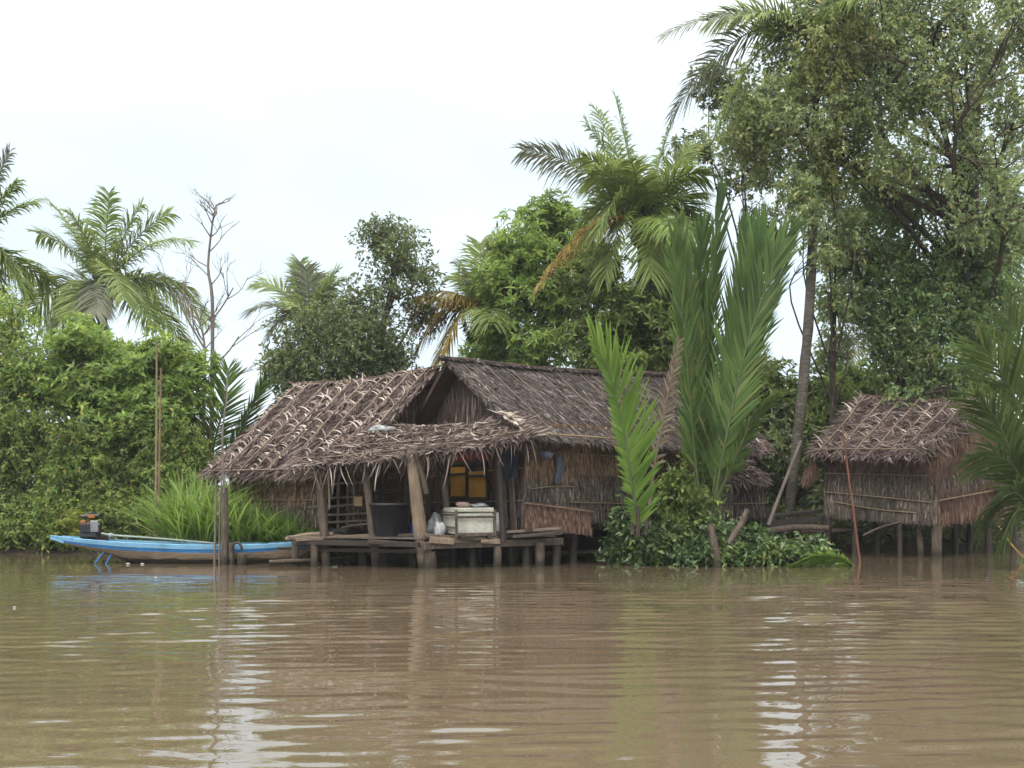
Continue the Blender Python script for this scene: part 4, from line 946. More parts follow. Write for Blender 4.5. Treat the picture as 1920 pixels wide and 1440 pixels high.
# ------------------------------------------------------------------ poles, logs, floating bits
def poles():
    def pole(name, pts, r0, r1, mt, label, cat, group=None, rough=.05, k=9):
        pts = [P(*p) for p in pts]; mb = MB(); c = curve(pts, 14); tube(mb, c, np.linspace(r0, r1, 14), k, 0, rough)
        if mt == 'bamboo':
            for q in range(1, 13, 2): tube(mb, [c[q] - nrm(c[q + 1] - c[q]) * .012, c[q] + nrm(c[q + 1] - c[q]) * .012], np.interp(q, [0, 13], [r0, r1]) * 1.22, k, 0)
        b = np.array(pts[0]); return tag(mb.build(name, MT[mt], None, b), label, cat, group)
    pole('mooring_post', [(421, 1082, 21.5), (422, 1000, 21.5), (421, 914, 21.5)], .085, .075, 'wood', 'thick dark mooring post standing in front of the boat', 'post', None, .06)
    pole('thin_stick', [(420, 925, 21.42), (417, 820, 21.42), (424, 752, 21.42), (428, 690, 21.42)], .026, .012, 'dead_wood', 'thin crooked stick rising from the top of the dark mooring post', 'stick', None, .08)
    pole('bamboo_pole', [(290, 1066, 23.6), (293, 860, 23.6), (294, 640, 23.6)], .034, .02, 'bamboo', 'slightly nearer upright bamboo pole of the pair behind the boat, left one', 'pole', 'pair of bamboo poles')
    pole('bamboo_pole', [(297, 1062, 23.75), (299, 860, 23.75), (302, 690, 23.75)], .03, .018, 'bamboo', 'right bamboo pole of the upright pair behind the boat', 'pole', 'pair of bamboo poles')
    pole('thin_stake', [(402, 1078, 21.6), (404, 980, 21.6), (405, 900, 21.6)], .028, .018, 'dead_wood', 'thin pale stake standing just left of the dark mooring post', 'stake')
    pole('thin_stake', [(411, 1078, 21.55), (412, 980, 21.55), (416, 880, 21.5)], .02, .014, 'dead_wood', 'thinnest leaning stake touching the dark mooring post', 'stake')
    # short pair of posts joined by an old tyre strap
    pole('short_post', [(435, 1080, 21.45), (435, 1045, 21.45), (434, 1018, 21.45)], .06, .055, 'wood', 'short grey post right beside the mooring post, under the strap', 'post')
    pole('block_post', [(454, 1080, 21.35), (454, 1058, 21.35), (454, 1038, 21.35)], .12, .12, 'wood', 'short square topped stump in the water, right of the mooring post', 'post', None, .03, 4)
    mb = MB(); a = np.linspace(-.2, np.pi + .2, 16); c = P(444, 1030, 21.4); tube(mb, np.array([c + A(.105 * math.cos(t), 0, .14 * math.sin(t)) for t in a]), .028, 8, 0, .04)
    tag(mb.build('strap_loop', MT['wood_dark'], None, c), 'bent dark strap looped over the two short posts by the boat', 'strap')
    pole('log', [(505, 1055, 20.95), (590, 1050, 21.3), (690, 1041, 22.2)], .055, .045, 'wood_pale', 'pale log floating in the water under the left end of the platform', 'log')
    pole('log', [(720, 1044, 23.4), (800, 1040, 24.0), (850, 1039, 24.3)], .06, .05, 'dead_wood', 'grey log in the shade beneath the platform behind the thick post', 'log')
    pole('log', [(1020, 1038, 22.9), (1090, 1036, 22.9), (1165, 1032, 23.2)], .06, .05, 'wood_pale', 'pale log lying behind the stilts right of the platform', 'log')
    pole('log', [(900, 1036, 24.6), (960, 1034, 24.8), (1010, 1033, 25)], .05, .05, 'dead_wood', 'short pale log under the platform below the cooler box', 'log')
    pole('reddish_stake', [(1615, 1075, 22.3), (1600, 960, 22.4), (1588, 870, 22.5), (1580, 800, 22.5)], .03, .016, 'rust_pole', 'reddish thin pole standing in the water before the right stilt hut', 'stake')
    pole('leaning_pole', [(1440, 985, 24.3), (1465, 920, 24.6), (1502, 826, 25.0)], .05, .035, 'dead_wood', 'grey pole leaning against the tall slender palm trunk', 'pole')
    pole('bent_cane', [(1872, 985, 23.0), (1900, 1025, 22.7), (1935, 1060, 22.5)], .02, .016, 'frond_orange', 'orange brown bent cane drooping into the water at the right edge', 'cane')
    pole('dry_log', [(1346, 1064, 20.85), (1338, 1018, 20.9), (1332, 982, 20.95)], .09, .075, 'wood', 'thick brown stump standing in the waterside bush', 'stump', None, .12)
    pole('dry_log', [(1365, 1020, 21.0), (1385, 990, 21.05), (1402, 956, 21.1)], .07, .06, 'wood', 'leaning broken branch stub among the waterside bush, right of the stump', 'stump', None, .1)
    # walkway between the huts
    root = thing('plank_walkway', P(1490, 1000, 25.2) * A(1, 1, 0), 'low walkway of old planks leading to the right stilt hut', 'walkway')
    for (x0, y0, x1, y1, Y, h) in ((1440, 968, 1546, 958, 25.2, .10), (1442, 982, 1548, 972, 25.1, .14)):
        mb = MB(); beam(mb, P(x0, y0, Y), P(x1, y1, Y), .06, h, 0, .008); mb.build('plank', MT['wood_dark'], root)
    mb = MB(); stake(mb, P(1436, 997, 24.6), P(1552, 990, 24.8), .09, .07, 0, .03); mb.build('beam', MT['wood'], root)
    mb = MB(); stake(mb, P(1500, 995, 25.1), P(1620, 990, 25.1), .06, .05, 0, .03); mb.build('beam', MT['wood'], root)
    for x in (1450, 1500, 1540):
        p = P(x, 985, 25.15); mb = MB(); stake(mb, p * A(1, 1, 0) - Z * .5, p, .05, .05); mb.build('stilt', MT['wood_dark'], root)
    for (x, y, lab, r) in ((240, 1058, 'white foam scrap floating under the boat, the larger of two', (.05, .035, .016)), (267, 1058, 'small white foam scrap floating beside the larger one under the boat', (.04, .03, .014)), (292, 1084, 'white scrap floating in front of the blue boat', (.022, .02, .01)), (27, 1140, 'tiny white scrap floating on the river at the far left', (.02, .018, .01)),
                           (425, 1054, 'flat white foam slab floating behind the mooring post', (.26, .10, .03)), (485, 1053, 'long white foam slab floating beside the platform corner', (.4, .12, .03))):
        Y = 2987 / (y - HY); c = P(x, y, Y); c[2] = .012; mb = MB(); blob(mb, c, r, 0, .1, x, 14, 9); tag(mb.build('foam_scrap', MT['white_bag'], None, c), lab, 'floating scrap', 'white scraps floating on the river')


poles()


# ------------------------------------------------------------------ fronds and palms
def frond(mb, pts, B, L, n=60, ang=(74, 38), droop=.35, wid=.035, fold=.25, jit=.12, m=0, mr=1, rr=(.03, .006), sides=(1., 1.), start=.12, prof=None, st=4, tears=0.):
    pts = curve(pts, 40) if len(pts) < 30 else np.asarray(pts)
    seg = np.r_[0, np.cumsum(np.linalg.norm(np.diff(pts, axis=0), axis=1))]; tot = seg[-1]
    tube(mb, pts, np.linspace(rr[0], rr[1], len(pts)), 5, mr, cap=False)
    B = np.asarray(B, float)
    for sg, k in zip((-1, 1), sides):
        if k <= 0: continue
        t = np.clip(np.linspace(start, .995, n) + R.normal(0, .25 / n, n), 0, 1)
        if tears: t = t[np.sin(t * 23 + R.uniform(0, 6)) + np.sin(t * 51 + R.uniform(0, 6)) > -2 + tears * 2]
        q = len(t); s = t * tot
        p = np.stack([np.interp(s, seg, pts[:, c]) for c in range(3)], -1); p2 = np.stack([np.interp(s + .02, seg, pts[:, c]) for c in range(3)], -1); p1 = np.stack([np.interp(s - .02, seg, pts[:, c]) for c in range(3)], -1)
        T = nrm(p2 - p1); b = nrm(B - (T @ B)[:, None] * T); N = np.cross(b, T)
        a = np.radians(np.interp(t, [0, 1], ang)) + R.normal(0, jit, q); fo = fold + R.normal(0, jit, q)
        d = np.cos(a)[:, None] * T + np.sin(a)[:, None] * (sg * b * np.cos(fo)[:, None] + N * np.sin(fo)[:, None])
        pr = prof(t) if prof else np.interp(t, [0, .2, .45, .75, 1], [.65, 1.05, 1.15, .95, .55])
        l = L * k * pr * R.uniform(.85, 1.1, q); tau = np.linspace(0, 1, st)
        dr = droop * R.uniform(.6, 1.4, q)
        C = p[:, None] + d[:, None] * (l[:, None] * tau)[..., None] - Z * (dr * l)[:, None, None] * (tau ** 2)[None, :, None]
        D = nrm(np.gradient(C, axis=1)); Nl = nrm(N + .35 * R.normal(0, 1, (q, 3)) * jit * 4)
        S = nrm(np.cross(D, Nl[:, None])) * (wid * R.uniform(.8, 1.2, q)[:, None] * (np.interp(tau, [0, .25, .7, 1], [.55, 1, .75, .06]))[None])[..., None] * .5
        ribbons(mb, C, S, m)


def palm_frond(mb, c, tip, arch, L, **kw):
    c, tip = np.asarray(c, float), np.asarray(tip, float); mid = (c + tip) / 2 + Z * arch
    t = np.linspace(0, 1, 40)[:, None]; pts = (1 - t) ** 2 * c + 2 * t * (1 - t) * mid + t ** 2 * tip
    h = (tip - c) * A(1, 1, 0); h = nrm(h) if np.linalg.norm(h) > .05 else A(.7, .7, 0)
    B = np.cross(h, Z) + Z * kw.pop('roll', 0.)
    frond(mb, pts, B, L, **kw)


def palm(name, label, crown, base, tips, L, mats, r=(.2, .13), extra=12, elr=(-.5, 1.2), flen=3.5, coconuts=0, seed=1, wid=.04, n=60, droop=.45, mid=None, group=None):
    """tips: (px, py, dY, arch, matkey)"""
    rg = np.random.default_rng(seed); base = np.asarray(base, float); crown = np.asarray(crown, float)
    root = thing(name, base, label, 'palm tree', group)
    mb = MB(); pts = curve([base - Z * .2] + (mid or []) + [crown], 26); rad = np.linspace(r[0], r[1], 26); rad[0] *= 1.3; rad[1:] *= 1 + .05 * np.sin(np.arange(25) * 2.4)
    tube(mb, pts, rad, 12, 0, .03); mb.build('trunk', MT['palm_bark'], root)
    mb = MB()   # fibrous crown shaft with old leaf bases
    for k in range(22):
        a = k * 2.4; d = nrm(A(math.cos(a), math.sin(a), .9 + .8 * rg.uniform())); p = crown + A(0, 0, -.35 + .03 * k) + A(math.cos(a), math.sin(a), 0) * r[1] * .8
        tube(mb, [p, p + d * .25, p + d * .5], [.07, .05, .03], 5, 0, .1)
    mb.build('crown_shaft', MT['bark'], root)
    for (x, y, dy, arch, mk) in tips:
        mb = MB(); dead = mk in ('frond_orange', 'frond_dry', 'frond_yellow')
        palm_frond(mb, crown + Z * .1, P(x, y, crown[1] + dy), arch, L * (.85 if dead else 1.3) * rg.uniform(.9, 1.1), n=n, wid=wid, droop=droop * (1.5 if dead else .8), jit=.12, m=0, roll=rg.choice([-1, 1]) * rg.uniform(.2, .95), tears=.12)
        mb.build('frond', [MT[mk], MT['stem_green']], root)
    for k in range(extra):
        a = k * 2.399 + rg.uniform(-.2, .2); el = np.interp(k / max(extra - 1, 1), [0, 1], elr[::-1]); d = A(math.cos(a) * math.cos(el), math.sin(a) * math.cos(el), math.sin(el)) * flen * rg.uniform(.85, 1.1)
        mb = MB(); palm_frond(mb, crown + Z * .1, crown + d - Z * .25 * flen * (1 - abs(math.sin(el))), flen * rg.uniform(.12, .28), L * 1.2 * rg.uniform(.85, 1.1), n=n, wid=wid, droop=droop, jit=.14, roll=rg.normal(0, .4), tears=.12)
        mb.build('frond', [MT[mats[k % len(mats)]], MT['stem_green']], root)
    for k in range(coconuts):
        a = k * 2.2; c = crown + A(math.cos(a) * .28, math.sin(a) * .28, -.3 - .1 * (k % 2)); mb = MB(); blob(mb, c, (.12, .12, .15), 0, .03, k, 14, 10); mb.build('coconut', MT['stem_green'] if k % 2 else MT['bark'], root)
    return root


palm('coconut_palm', 'coconut palm with round full crown, above the bushes at left', P(192, 545, 38), P(192, 905, 38),
     [(72, 440, .6, .9, 'frond_pale'), (95, 380, 1, .6, 'frond_pale'), (130, 400, -1, .9, 'frond_pale'), (205, 362, -.3, .1, 'frond_green'), (265, 385, .5, .5, 'frond_green'), (318, 400, 1, .9, 'frond_pale'), (355, 452, -.6, 1.3, 'frond_pale'),
      (388, 600, .4, 1.7, 'frond_pale'), (345, 640, 1.5, 1.3, 'frond_pale'), (292, 615, -1.2, 1.2, 'frond_green'), (60, 585, .6, 1.3, 'frond_pale'), (100, 620, -1, 1.4, 'frond_green'), (160, 640, -1.4, .9, 'frond_pale'), (232, 560, -2.6, 1.6, 'frond_pale'), (180, 590, -2.4, 1.5, 'frond_grey')],
     0.9, ['frond_pale', 'frond_green'], (.26, .17), 3, (-.3, .2), 3.2, 6, 4, .058, 84, .55)
palm('coconut_palm', 'coconut palm cut off by the left edge, only its right hand fronds showing', P(-58, 470, 35), P(-30, 905, 35),
     [(18, 285, .3, .3, 'frond_grey'), (66, 378, 0, .6, 'frond_green'), (48, 545, -.6, 1.3, 'frond_green'), (-90, 330, .5, .6, 'frond_pale'), (-140, 470, 0, 1.2, 'frond_pale'), (20, 600, .5, 1.1, 'frond_pale')],
     .95, ['frond_pale', 'frond_green'], (.25, .16), 5, (-.3, 1.0), 2.8, 4, 8, .07, 80, .55)
palm('coconut_palm', 'distant pale palm peeking out behind the dark tree at left centre', P(582, 615, 46), P(585, 905, 46),
     [(468, 585, .5, 1.2, 'frond_grey'), (488, 530, 0, 1.0, 'frond_pale'), (562, 492, .4, .3, 'frond_pale'), (575, 505, -.5, .5, 'frond_grey'), (632, 508, .3, .4, 'frond_green'), (510, 620, -.6, 1.4, 'frond_grey'), (660, 590, .6, 1.2, 'frond_pale'), (600, 520, 1, .4, 'frond_pale')],
     1.05, ['frond_pale'], (.25, .16), 4, (0, 1), 2.6, 0, 12, .075, 60, .4)
palm('coconut_palm', 'small palm with yellowing drooping fronds beside the bright green tree', P(905, 590, 33.5), P(915, 905, 34),
     [(782, 655, -1.2, 1.5, 'frond_yellow'), (770, 565, -.6, 1.0, 'frond_yellow'), (775, 620, -.2, 1.4, 'frond_yellow'), (855, 520, .2, .6, 'frond_pale'), (900, 455, .5, .3, 'frond_pale'), (930, 440, .6, .3, 'frond_pale'), (860, 500, 1, .6, 'frond_grey'), (820, 690, -1.6, 1.5, 'frond_yellow'), (940, 470, .8, .5, 'frond_pale')],
     .85, ['frond_pale'], (.22, .15), 3, (0, .9), 2.2, 0, 13, .055, 70, .5)
palm('coconut_palm', 'large full crowned coconut palm above the grey roof, one orange dead frond', P(1205, 425, 29.6), P(1215, 905, 30.2),
     [(980, 282, .4, 1.0, 'frond_grey'), (1100, 232, .4, .5, 'frond_green'), (1118, 205, 1, .3, 'frond_pale'), (1155, 186, .2, .1, 'frond_pale'), (1095, 295, -.8, .8, 'frond_pale'), (1108, 330, -1.2, 1.0, 'frond_pale'), (1135, 520, -1.6, 1.8, 'frond_pale'),
      (1120, 440, -1.8, 1.7, 'frond_pale'), (1085, 425, -.8, 1.5, 'frond_pale'), (1008, 535, -1.7, 1.5, 'frond_orange'), (1260, 230, .4, .3, 'frond_green'), (1300, 270, .8, .6, 'frond_green'), (1320, 330, -.5, 1.1, 'frond_green'), (1310, 420, .2, 1.5, 'frond_green'), (1270, 500, -.8, 1.6, 'frond_green'), (1220, 520, -1.6, 1.4, 'frond_pale'), (1180, 300, -1.6, .8, 'frond_pale')],
     .74, ['frond_green', 'frond_pale'], (.24, .17), 3, (-.1, .6), 2.2, 7, 5, .046, 92, .5)
palm('coconut_palm', 'tallest coconut palm with slender bare grey trunk rising right of the upright palm', P(1530, 75, 27), P(1476, 975, 27.2),
     [(1242, 68, .2, 1.2, 'frond_grey'), (1330, 40, .6, .8, 'frond_green'), (1262, 215, .3, 2.2, 'frond_grey'), (1345, 250, -.6, 2.3, 'frond_green'), (1395, 30, -.8, .6, 'frond_pale'), (1420, -60, .2, .4, 'frond_green'), (1530, -160, .2, .2, 'frond_green'), (1640, -70, .5, .8, 'frond_green'),
      (1740, 60, .3, 1.5, 'frond_green'), (1700, 220, .5, 1.8, 'frond_green'), (1420, 250, 1.2, 1.6, 'frond_grey'), (1640, 260, -1, 1.7, 'frond_pale')],
     .68, ['frond_green', 'frond_grey'], (.145, .12), 4, (-.2, 1), 2.6, 6, 6, .042, 80, .45, [P(1492, 850, 27.1), P(1506, 720, 27), P(1516, 600, 27), P(1524, 440, 27), P(1526, 250, 27)])
palm('coconut_palm', 'palm in the back on the right, drooping fronds behind the big tree', P(1885, 380, 33), P(1890, 905, 33),
     [(1800, 430, -.4, 1.4, 'frond_green'), (1790, 340, .4, .9, 'frond_grey'), (1830, 500, -.8, 1.6, 'frond_green'), (1850, 560, -1, 1.6, 'frond_green'), (1880, 590, -1.2, 1.4, 'frond_green'), (1920, 570, -.8, 1.5, 'frond_green'), (1960, 480, 0, 1.4, 'frond_green'), (1900, 230, 0, .2, 'frond_green')],
     1.0, ['frond_green'], (.22, .15), 4, (0, 1), 2.8, 0, 16, .045, 60, .5)
palm('coconut_palm', 'thin distant palm between the tall trunk and the right hut roof', P(1640, 640, 42), P(1640, 905, 42),
     [(1560, 660, 0, .9, 'frond_grey'), (1720, 640, 0, .9, 'frond_grey'), (1600, 590, .3, .6, 'frond_grey'), (1690, 590, -.2, .6, 'frond_green'), (1590, 700, -.5, 1, 'frond_grey'), (1710, 690, -.4, 1, 'frond_green')],
     .9, ['frond_grey'], (.13, .1), 2, (0, 1), 2.0, 0, 17, .045, 44, .4)


# --- nipa palms: trunkless, stiff upright fronds
def nipa_prof(t): return np.interp(t, [0, .15, .5, .85, 1], [.45, .8, 1.05, .9, .5])


def nipa(name, label, base, fronds, group=None):
    root = thing(name, base, label, 'palm')
    for (pts, B, L, mk, ang, sides, n, fold, droop, start) in fronds:
        mb = MB(); pts = [P(*p) for p in pts]; B = np.asarray(B, float)
        frond(mb, pts, B, L, n, ang, droop, .07 if 'tall' in label else .05 if 'right edge' in label else .052, fold, .085, 0, 1, (.045, .008), sides, start, nipa_prof, 5, .14)
        mb.build('frond', [MT[mk], MT['stem_green'] if mk != 'frond_dry' else MT['rachis']], root)
    mb = MB()
    b = np.asarray(base, float)
    for k in range(9):
        a = k * 2.3; k < (3 if 'young' in label else 9) and stake(mb, b + A(math.cos(a) * .15, math.sin(a) * .12, -.2), b + A(math.cos(a) * .25, math.sin(a) * .2, .2 + .1 * (k % 3)), .05, .03, 0, .02, 6, 5)
    mb.build('stem_base', MT['bark'], root)
    return root


nipa('nipa_palm', 'tall upright nipa palm with huge green fronds before the shed', P(1320, 955, 22.2), [
    ([(1308, 960, 22.2), (1306, 860, 22.1), (1296, 640, 21.9), (1276, 420, 21.7)], (.8, -.6, 0), .95, 'frond_nipa_dark', (34, 13), (1., .95), 74, .3, .07, .12),
    ([(1318, 960, 22.3), (1318, 800, 22.3), (1330, 600, 22.3), (1352, 362, 22.4)], (.75, .65, 0), 1.1, 'frond_nipa', (26, 12), (1., 1.), 70, .25, .05, .26),
    ([(1333, 960, 22.1), (1347, 860, 22.0), (1385, 660, 21.9), (1436, 440, 21.8)], (.95, .1, -.2), 1.35, 'frond_nipa', (36, 13), (1.25, .8), 84, .12, .06, .10),
    ([(1340, 960, 22.4), (1362, 850, 22.4), (1420, 650, 22.5), (1482, 445, 22.6)], (.55, .8, 0), 1.15, 'frond_nipa', (30, 12), (1., .9), 74, .2, .08, .22),
    ([(1330, 960, 22.6), (1345, 820, 22.7), (1380, 640, 22.8), (1400, 430, 22.9)], (.9, .4, 0), 1.3, 'frond_nipa', (32, 13), (1., 1.), 74, .2, .06, .2),
    ([(1322, 955, 22.5), (1320, 840, 22.5), (1312, 640, 22.5), (1318, 430, 22.4)], (.9, .3, 0), 1.2, 'frond_nipa', (34, 14), (1., 1.), 74, .2, .08, .2),
    ([(1338, 955, 22.0), (1356, 850, 21.9), (1400, 650, 21.8), (1462, 470, 21.6), (1478, 440, 21.5)], (.9, -.4, 0), 1.25, 'frond_nipa', (36, 15), (1., 1.), 78, .2, .12, .14),
    ([(1315, 955, 22.0), (1302, 850, 21.9), (1284, 640, 21.8), (1262, 440, 21.6)], (.85, .5, 0), 1.0, 'frond_nipa', (36, 15), (1., 1.), 74, .3, .10, .16),
    ([(1335, 955, 22.0), (1370, 880, 21.6), (1405, 800, 21.4), (1450, 740, 21.2)], (.8, .3, .3), .5, 'frond_nipa', (50, 22), (1, 1), 34, .2, .1, .3)])
nipa('nipa_palm', 'bright green young nipa frond standing in front of the large house', P(1196, 985, 20.6), [
    ([(1200, 990, 20.6), (1190, 940, 20.5), (1170, 810, 20.4), (1147, 712, 20.3), (1114, 642, 20.2)], (.94, -.25, .1), 1.15, 'frond_nipa_fresh', (48, 17), (.36, 1.12), 100, .2, .09, .02),
    ([(1212, 990, 20.9), (1226, 880, 21.0), (1248, 760, 21.0), (1274, 640, 21.0)], (.8, .5, 0), .45, 'frond_dry', (58, 30), (1., .8), 34, .2, .2, .32)])
nipa('nipa_palm', 'clump of dark nipa fronds between the left bushes and the left hut roof', P(395, 900, 29.5), [
    ([(395, 910, 29.5), (400, 840, 29.4), (420, 760, 29.3), (428, 692, 29.2)], (1, .1, 0), 1.0, 'frond_nipa', (58, 30), (1, 1), 60, .1, .1, .2),
    ([(400, 910, 29.5), (430, 850, 29.5), (470, 770, 29.4), (498, 705, 29.4)], (.5, .8, 0), .75, 'frond_nipa', (45, 22), (1, 1), 60, .2, .06, .2),
    ([(385, 910, 29.3), (375, 840, 29.2), (360, 780, 29.0), (338, 735, 28.8)], (.7, -.6, 0), .8, 'frond_nipa', (48, 24), (1, 1), 60, .2, .1, .2),
    ([(402, 910, 29.6), (440, 870, 29.5), (475, 820, 29.4), (506, 780, 29.3)], (.8, .5, .2), .7, 'frond_nipa', (50, 24), (1, 1), 44, .2, .15, .2),
    ([(390, 910, 29.2), (395, 850, 29.0), (385, 800, 28.8), (345, 770, 28.5)], (.6, -.7, 0), .7, 'frond_green', (55, 28), (1, 1), 44, .1, .25, .2)])
nipa('nipa_palm', 'spreading palm cut off by the right edge beside the stilt hut', P(1945, 985, 21.5), [
    ([(1945, 985, 21.5), (1925, 850, 21.4), (1900, 740, 21.2), (1838, 640, 20.9)], (.7, -.6, .3), 1.25, 'frond_nipa_dark', (50, 24), (1, 1), 64, .15, .12, .2),
    ([(1950, 985, 21.5), (1945, 830, 21.4), (1930, 700, 21.3), (1890, 600, 21.1)], (.9, -.2, .1), 1.25, 'frond_nipa_dark', (48, 22), (1, 1), 64, .15, .1, .2),
    ([(1945, 990, 21.4), (1915, 900, 21.1), (1880, 860, 20.9), (1822, 858, 20.7)], (.2, -.6, .8), .95, 'frond_nipa_dark', (55, 26), (1, 1), 44, .1, .35, .25),
    ([(1945, 990, 21.3), (1920, 940, 21.0), (1895, 925, 20.8), (1850, 960, 20.6)], (.2, -.5, .85), 1.0, 'frond_nipa_dark', (55, 26), (1, 1), 44, .1, .4, .2),
    ([(1950, 990, 21.6), (1960, 820, 21.6), (1965, 690, 21.6), (1950, 560, 21.5)], (1, 0, 0), 1.25, 'frond_nipa_dark', (46, 22), (1, 1), 60, .15, .1, .2),
    ([(1945, 985, 21.4), (1905, 880, 21.1), (1870, 790, 20.9), (1826, 740, 20.7)], (.5, -.7, .4), 1.1, 'frond_nipa_dark', (50, 24), (1, 1), 54, .15, .2, .25),
    ([(1945, 990, 21.2), (1925, 960, 20.9), (1905, 960, 20.7), (1880, 1010, 20.5)], (.3, -.5, .8), .85, 'frond_nipa_dark', (55, 26), (1, 1), 40, .1, .4, .2)])
# fallen frond trailing in the water by the bush
mb = MB(); frond(mb, [P(1600, 1062, 21.0), P(1570, 1046, 20.9), P(1530, 1044, 20.8), P(1490, 1056, 20.7)], A(.1, -.8, .5), .5, 50, (50, 20), .12, .05, .2, .08, 0, 1, (.025, .006), (1, 1), .02, nipa_prof, 4)
tag(mb.build('fallen_frond', [MT['frond_nipa_fresh'], MT['stem_green']], None, P(1600, 1055, 21)), 'green palm frond fallen into the water at the right end of the bush', 'frond')


# ------------------------------------------------------------------ broadleaf trees and shrubs
def clump_noise(p, k, ph):
    return np.sin(p @ A(1.3, .7, 1.1) * k + ph) + np.sin(p @ A(-.8, 1.2, 1.4) * k * 1.3 + ph * 2) + np.sin(p @ A(1.1, -1.3, .6) * k * 1.9 + ph * 3)


def tree(name, label, cat, base, trunk, tr, blobs, n, leaf, mat, bark='bark', group=None, seed=1, mode='spray', k=7, thr=-1.2, spray=.3, twigs=60, sub=6, droop=.25, freq=1.6):
    """blobs: (px, py, Y, rx px, ry px, depth m); leaf (length, half width)"""
    global R
    keep = R; R = np.random.default_rng(seed)
    root = thing(name, np.asarray(base), label, cat, group)
    bl = [(P(x, y, Y), A(rx * Y / F, dz, ry * Y / F)) for (x, y, Y, rx, ry, dz) in blobs]
    wts = np.array([(r[0] * r[2]) ** .9 * (r[1] ** .3) for _, r in bl]); wts /= wts.sum()
    # leaf clusters
    m_ = int(n * 2.2); bi = R.choice(len(bl), m_, p=wts); c = np.array([b[0] for b in bl])[bi]; r = np.array([b[1] for b in bl])[bi]
    v = nrm(R.normal(0, 1, (m_, 3))); q = R.uniform(0, 1, m_) ** .42
    q *= .80 + .17 * (np.sin(v @ A(4, 2, 3) + bi * 2.) + np.sin(v @ A(-3, 5, 4) + bi * 1.3)) + R.exponential(.05, m_)
    p = c + v * r * q[:, None]
    ok = (clump_noise(p, freq, seed * 1.7) > thr) & (p[:, 2] > .12) & (p[:, 1] > shore(p[:, 0]) - .9)
    p = p[ok][:n]; v = v[ok][:n]
    m_ = len(p)
    mb = MB()
    if mode == 'rosette':
        axis_ = nrm(v * A(1, 1, .6) + Z * .8 + R.normal(0, .35, (m_, 3)))
        ref = nrm(np.cross(axis_, R.normal(0, 1, (m_, 3)))); oth = np.cross(axis_, ref)
        for j in range(k):
            a = j * 2.399 + R.uniform(-.3, .3, m_); tl = np.radians(R.uniform(35, 95, m_))
            rad = ref * np.cos(a)[:, None] + oth * np.sin(a)[:, None]
            d = nrm(axis_ * np.cos(tl)[:, None] + rad * np.sin(tl)[:, None] - Z * droop * R.uniform(0, 1.2, (m_, 1)))
            L = leaf[0] * R.uniform(.7, 1.2, m_)
            leaves(mb, p + axis_ * (j * .012), d, nrm(axis_ + .3 * R.normal(0, 1, (m_, 3))), L, leaf[1] * R.uniform(.8, 1.2, m_))
    else:
        ax = nrm(v * .8 + R.normal(0, .75, (m_, 3)) - Z * droop * .5)
        for j in range(k):
            t = (j + R.uniform(0, 1, m_)) / k; pp = p + ax * (spray * t)[:, None] - Z * (droop * spray * t ** 2)[:, None]
            d = nrm(ax * .5 + R.normal(0, .7, (m_, 3)) - Z * droop)
            leaves(mb, pp, d, nrm(Z + .8 * R.normal(0, 1, (m_, 3))), leaf[0] * R.uniform(.65, 1.25, m_), leaf[1] * R.uniform(.75, 1.2, m_))
    mb.build('crown', MT[mat], root)
    # trunk, limbs, twigs
    mb = MB(); tp = curve([np.asarray(base) - Z * .3] + trunk, 18) if trunk else None
    if tp is not None:
        tube(mb, tp, np.linspace(tr[0], tr[1], 18), 10, 0, .05)
    for i, (c, r) in enumerate(bl):
        if tp is not None:
            s = tp[np.clip(np.argmin(np.linalg.norm(tp - (c - Z * r[2] * .8), axis=1)) - R.integers(0, 8), 5, 17)]
        else:
            s = np.asarray(base) + R.normal(0, .15, 3) * A(1, 1, 0) - Z * .1
        ds = np.linalg.norm(c - s); mid = s * .45 + c * .55 + R.normal(0, .17, 3) * ds * A(1, .7, .8) + Z * .10 * ds; r0 = min(tr[1] * .55, .085)
        lp = curve([s, mid, c], 10); tube(mb, lp, np.linspace(r0, r0 * .35, 10), 6, 0, .06, cap=False)
        for j in range(sub):
            q = lp[R.integers(4, 10)]; e = c + nrm(R.normal(0, 1, 3)) * r * R.uniform(.6, .95); md = (q + e) / 2 + R.normal(0, .08, 3) * np.linalg.norm(e - q)
            bp = curve([q, md, e], 8); tube(mb, bp, np.linspace(r0 * .32, .008, 8), 5, 0, .05, cap=False)
            for _ in range(3):
                q2 = bp[R.integers(3, 8)]; e2 = q2 + nrm(R.normal(0, 1, 3) + nrm(e - q)) * r.mean() * R.uniform(.2, .45); tube(mb, curve([q2, (q2 + e2) / 2 + R.normal(0, .04, 3), e2], 5), np.linspace(.012, .005, 5), 4, 0, cap=False)
    mb.build('trunk', MT[bark], root)
    R = keep
    return root


# left bank
tree('leafy_tree', 'rounded bright green tree in the middle of the left bank thicket', 'tree', P(190, 1000, 28.5) * A(1, 1, 0), [P(185, 900, 28.5), P(180, 780, 28.5)], (.16, .09),
     [(160, 650, 28.6, 70, 62, 1.3), (245, 690, 28.2, 70, 60, 1.2), (180, 740, 27.8, 110, 70, 1.3), (90, 720, 28.4, 70, 60, 1.2)], 1700, (.24, .045), 'leaf_bright', seed=21, mode='rosette', k=8, droop=.3)
tree('leafy_tree', 'bright green tree at the right end of the left bank thicket', 'tree', P(340, 1000, 28) * A(1, 1, 0), [P(335, 900, 28), P(330, 780, 28)], (.13, .08),
     [(310, 680, 28.2, 62, 55, 1.1), (365, 695, 28, 48, 42, 1.0), (315, 760, 27.6, 75, 60, 1.2), (285, 800, 27.2, 70, 60, 1.1)], 1300, (.22, .042), 'leaf_bright', seed=22, mode='rosette', k=8, droop=.3)
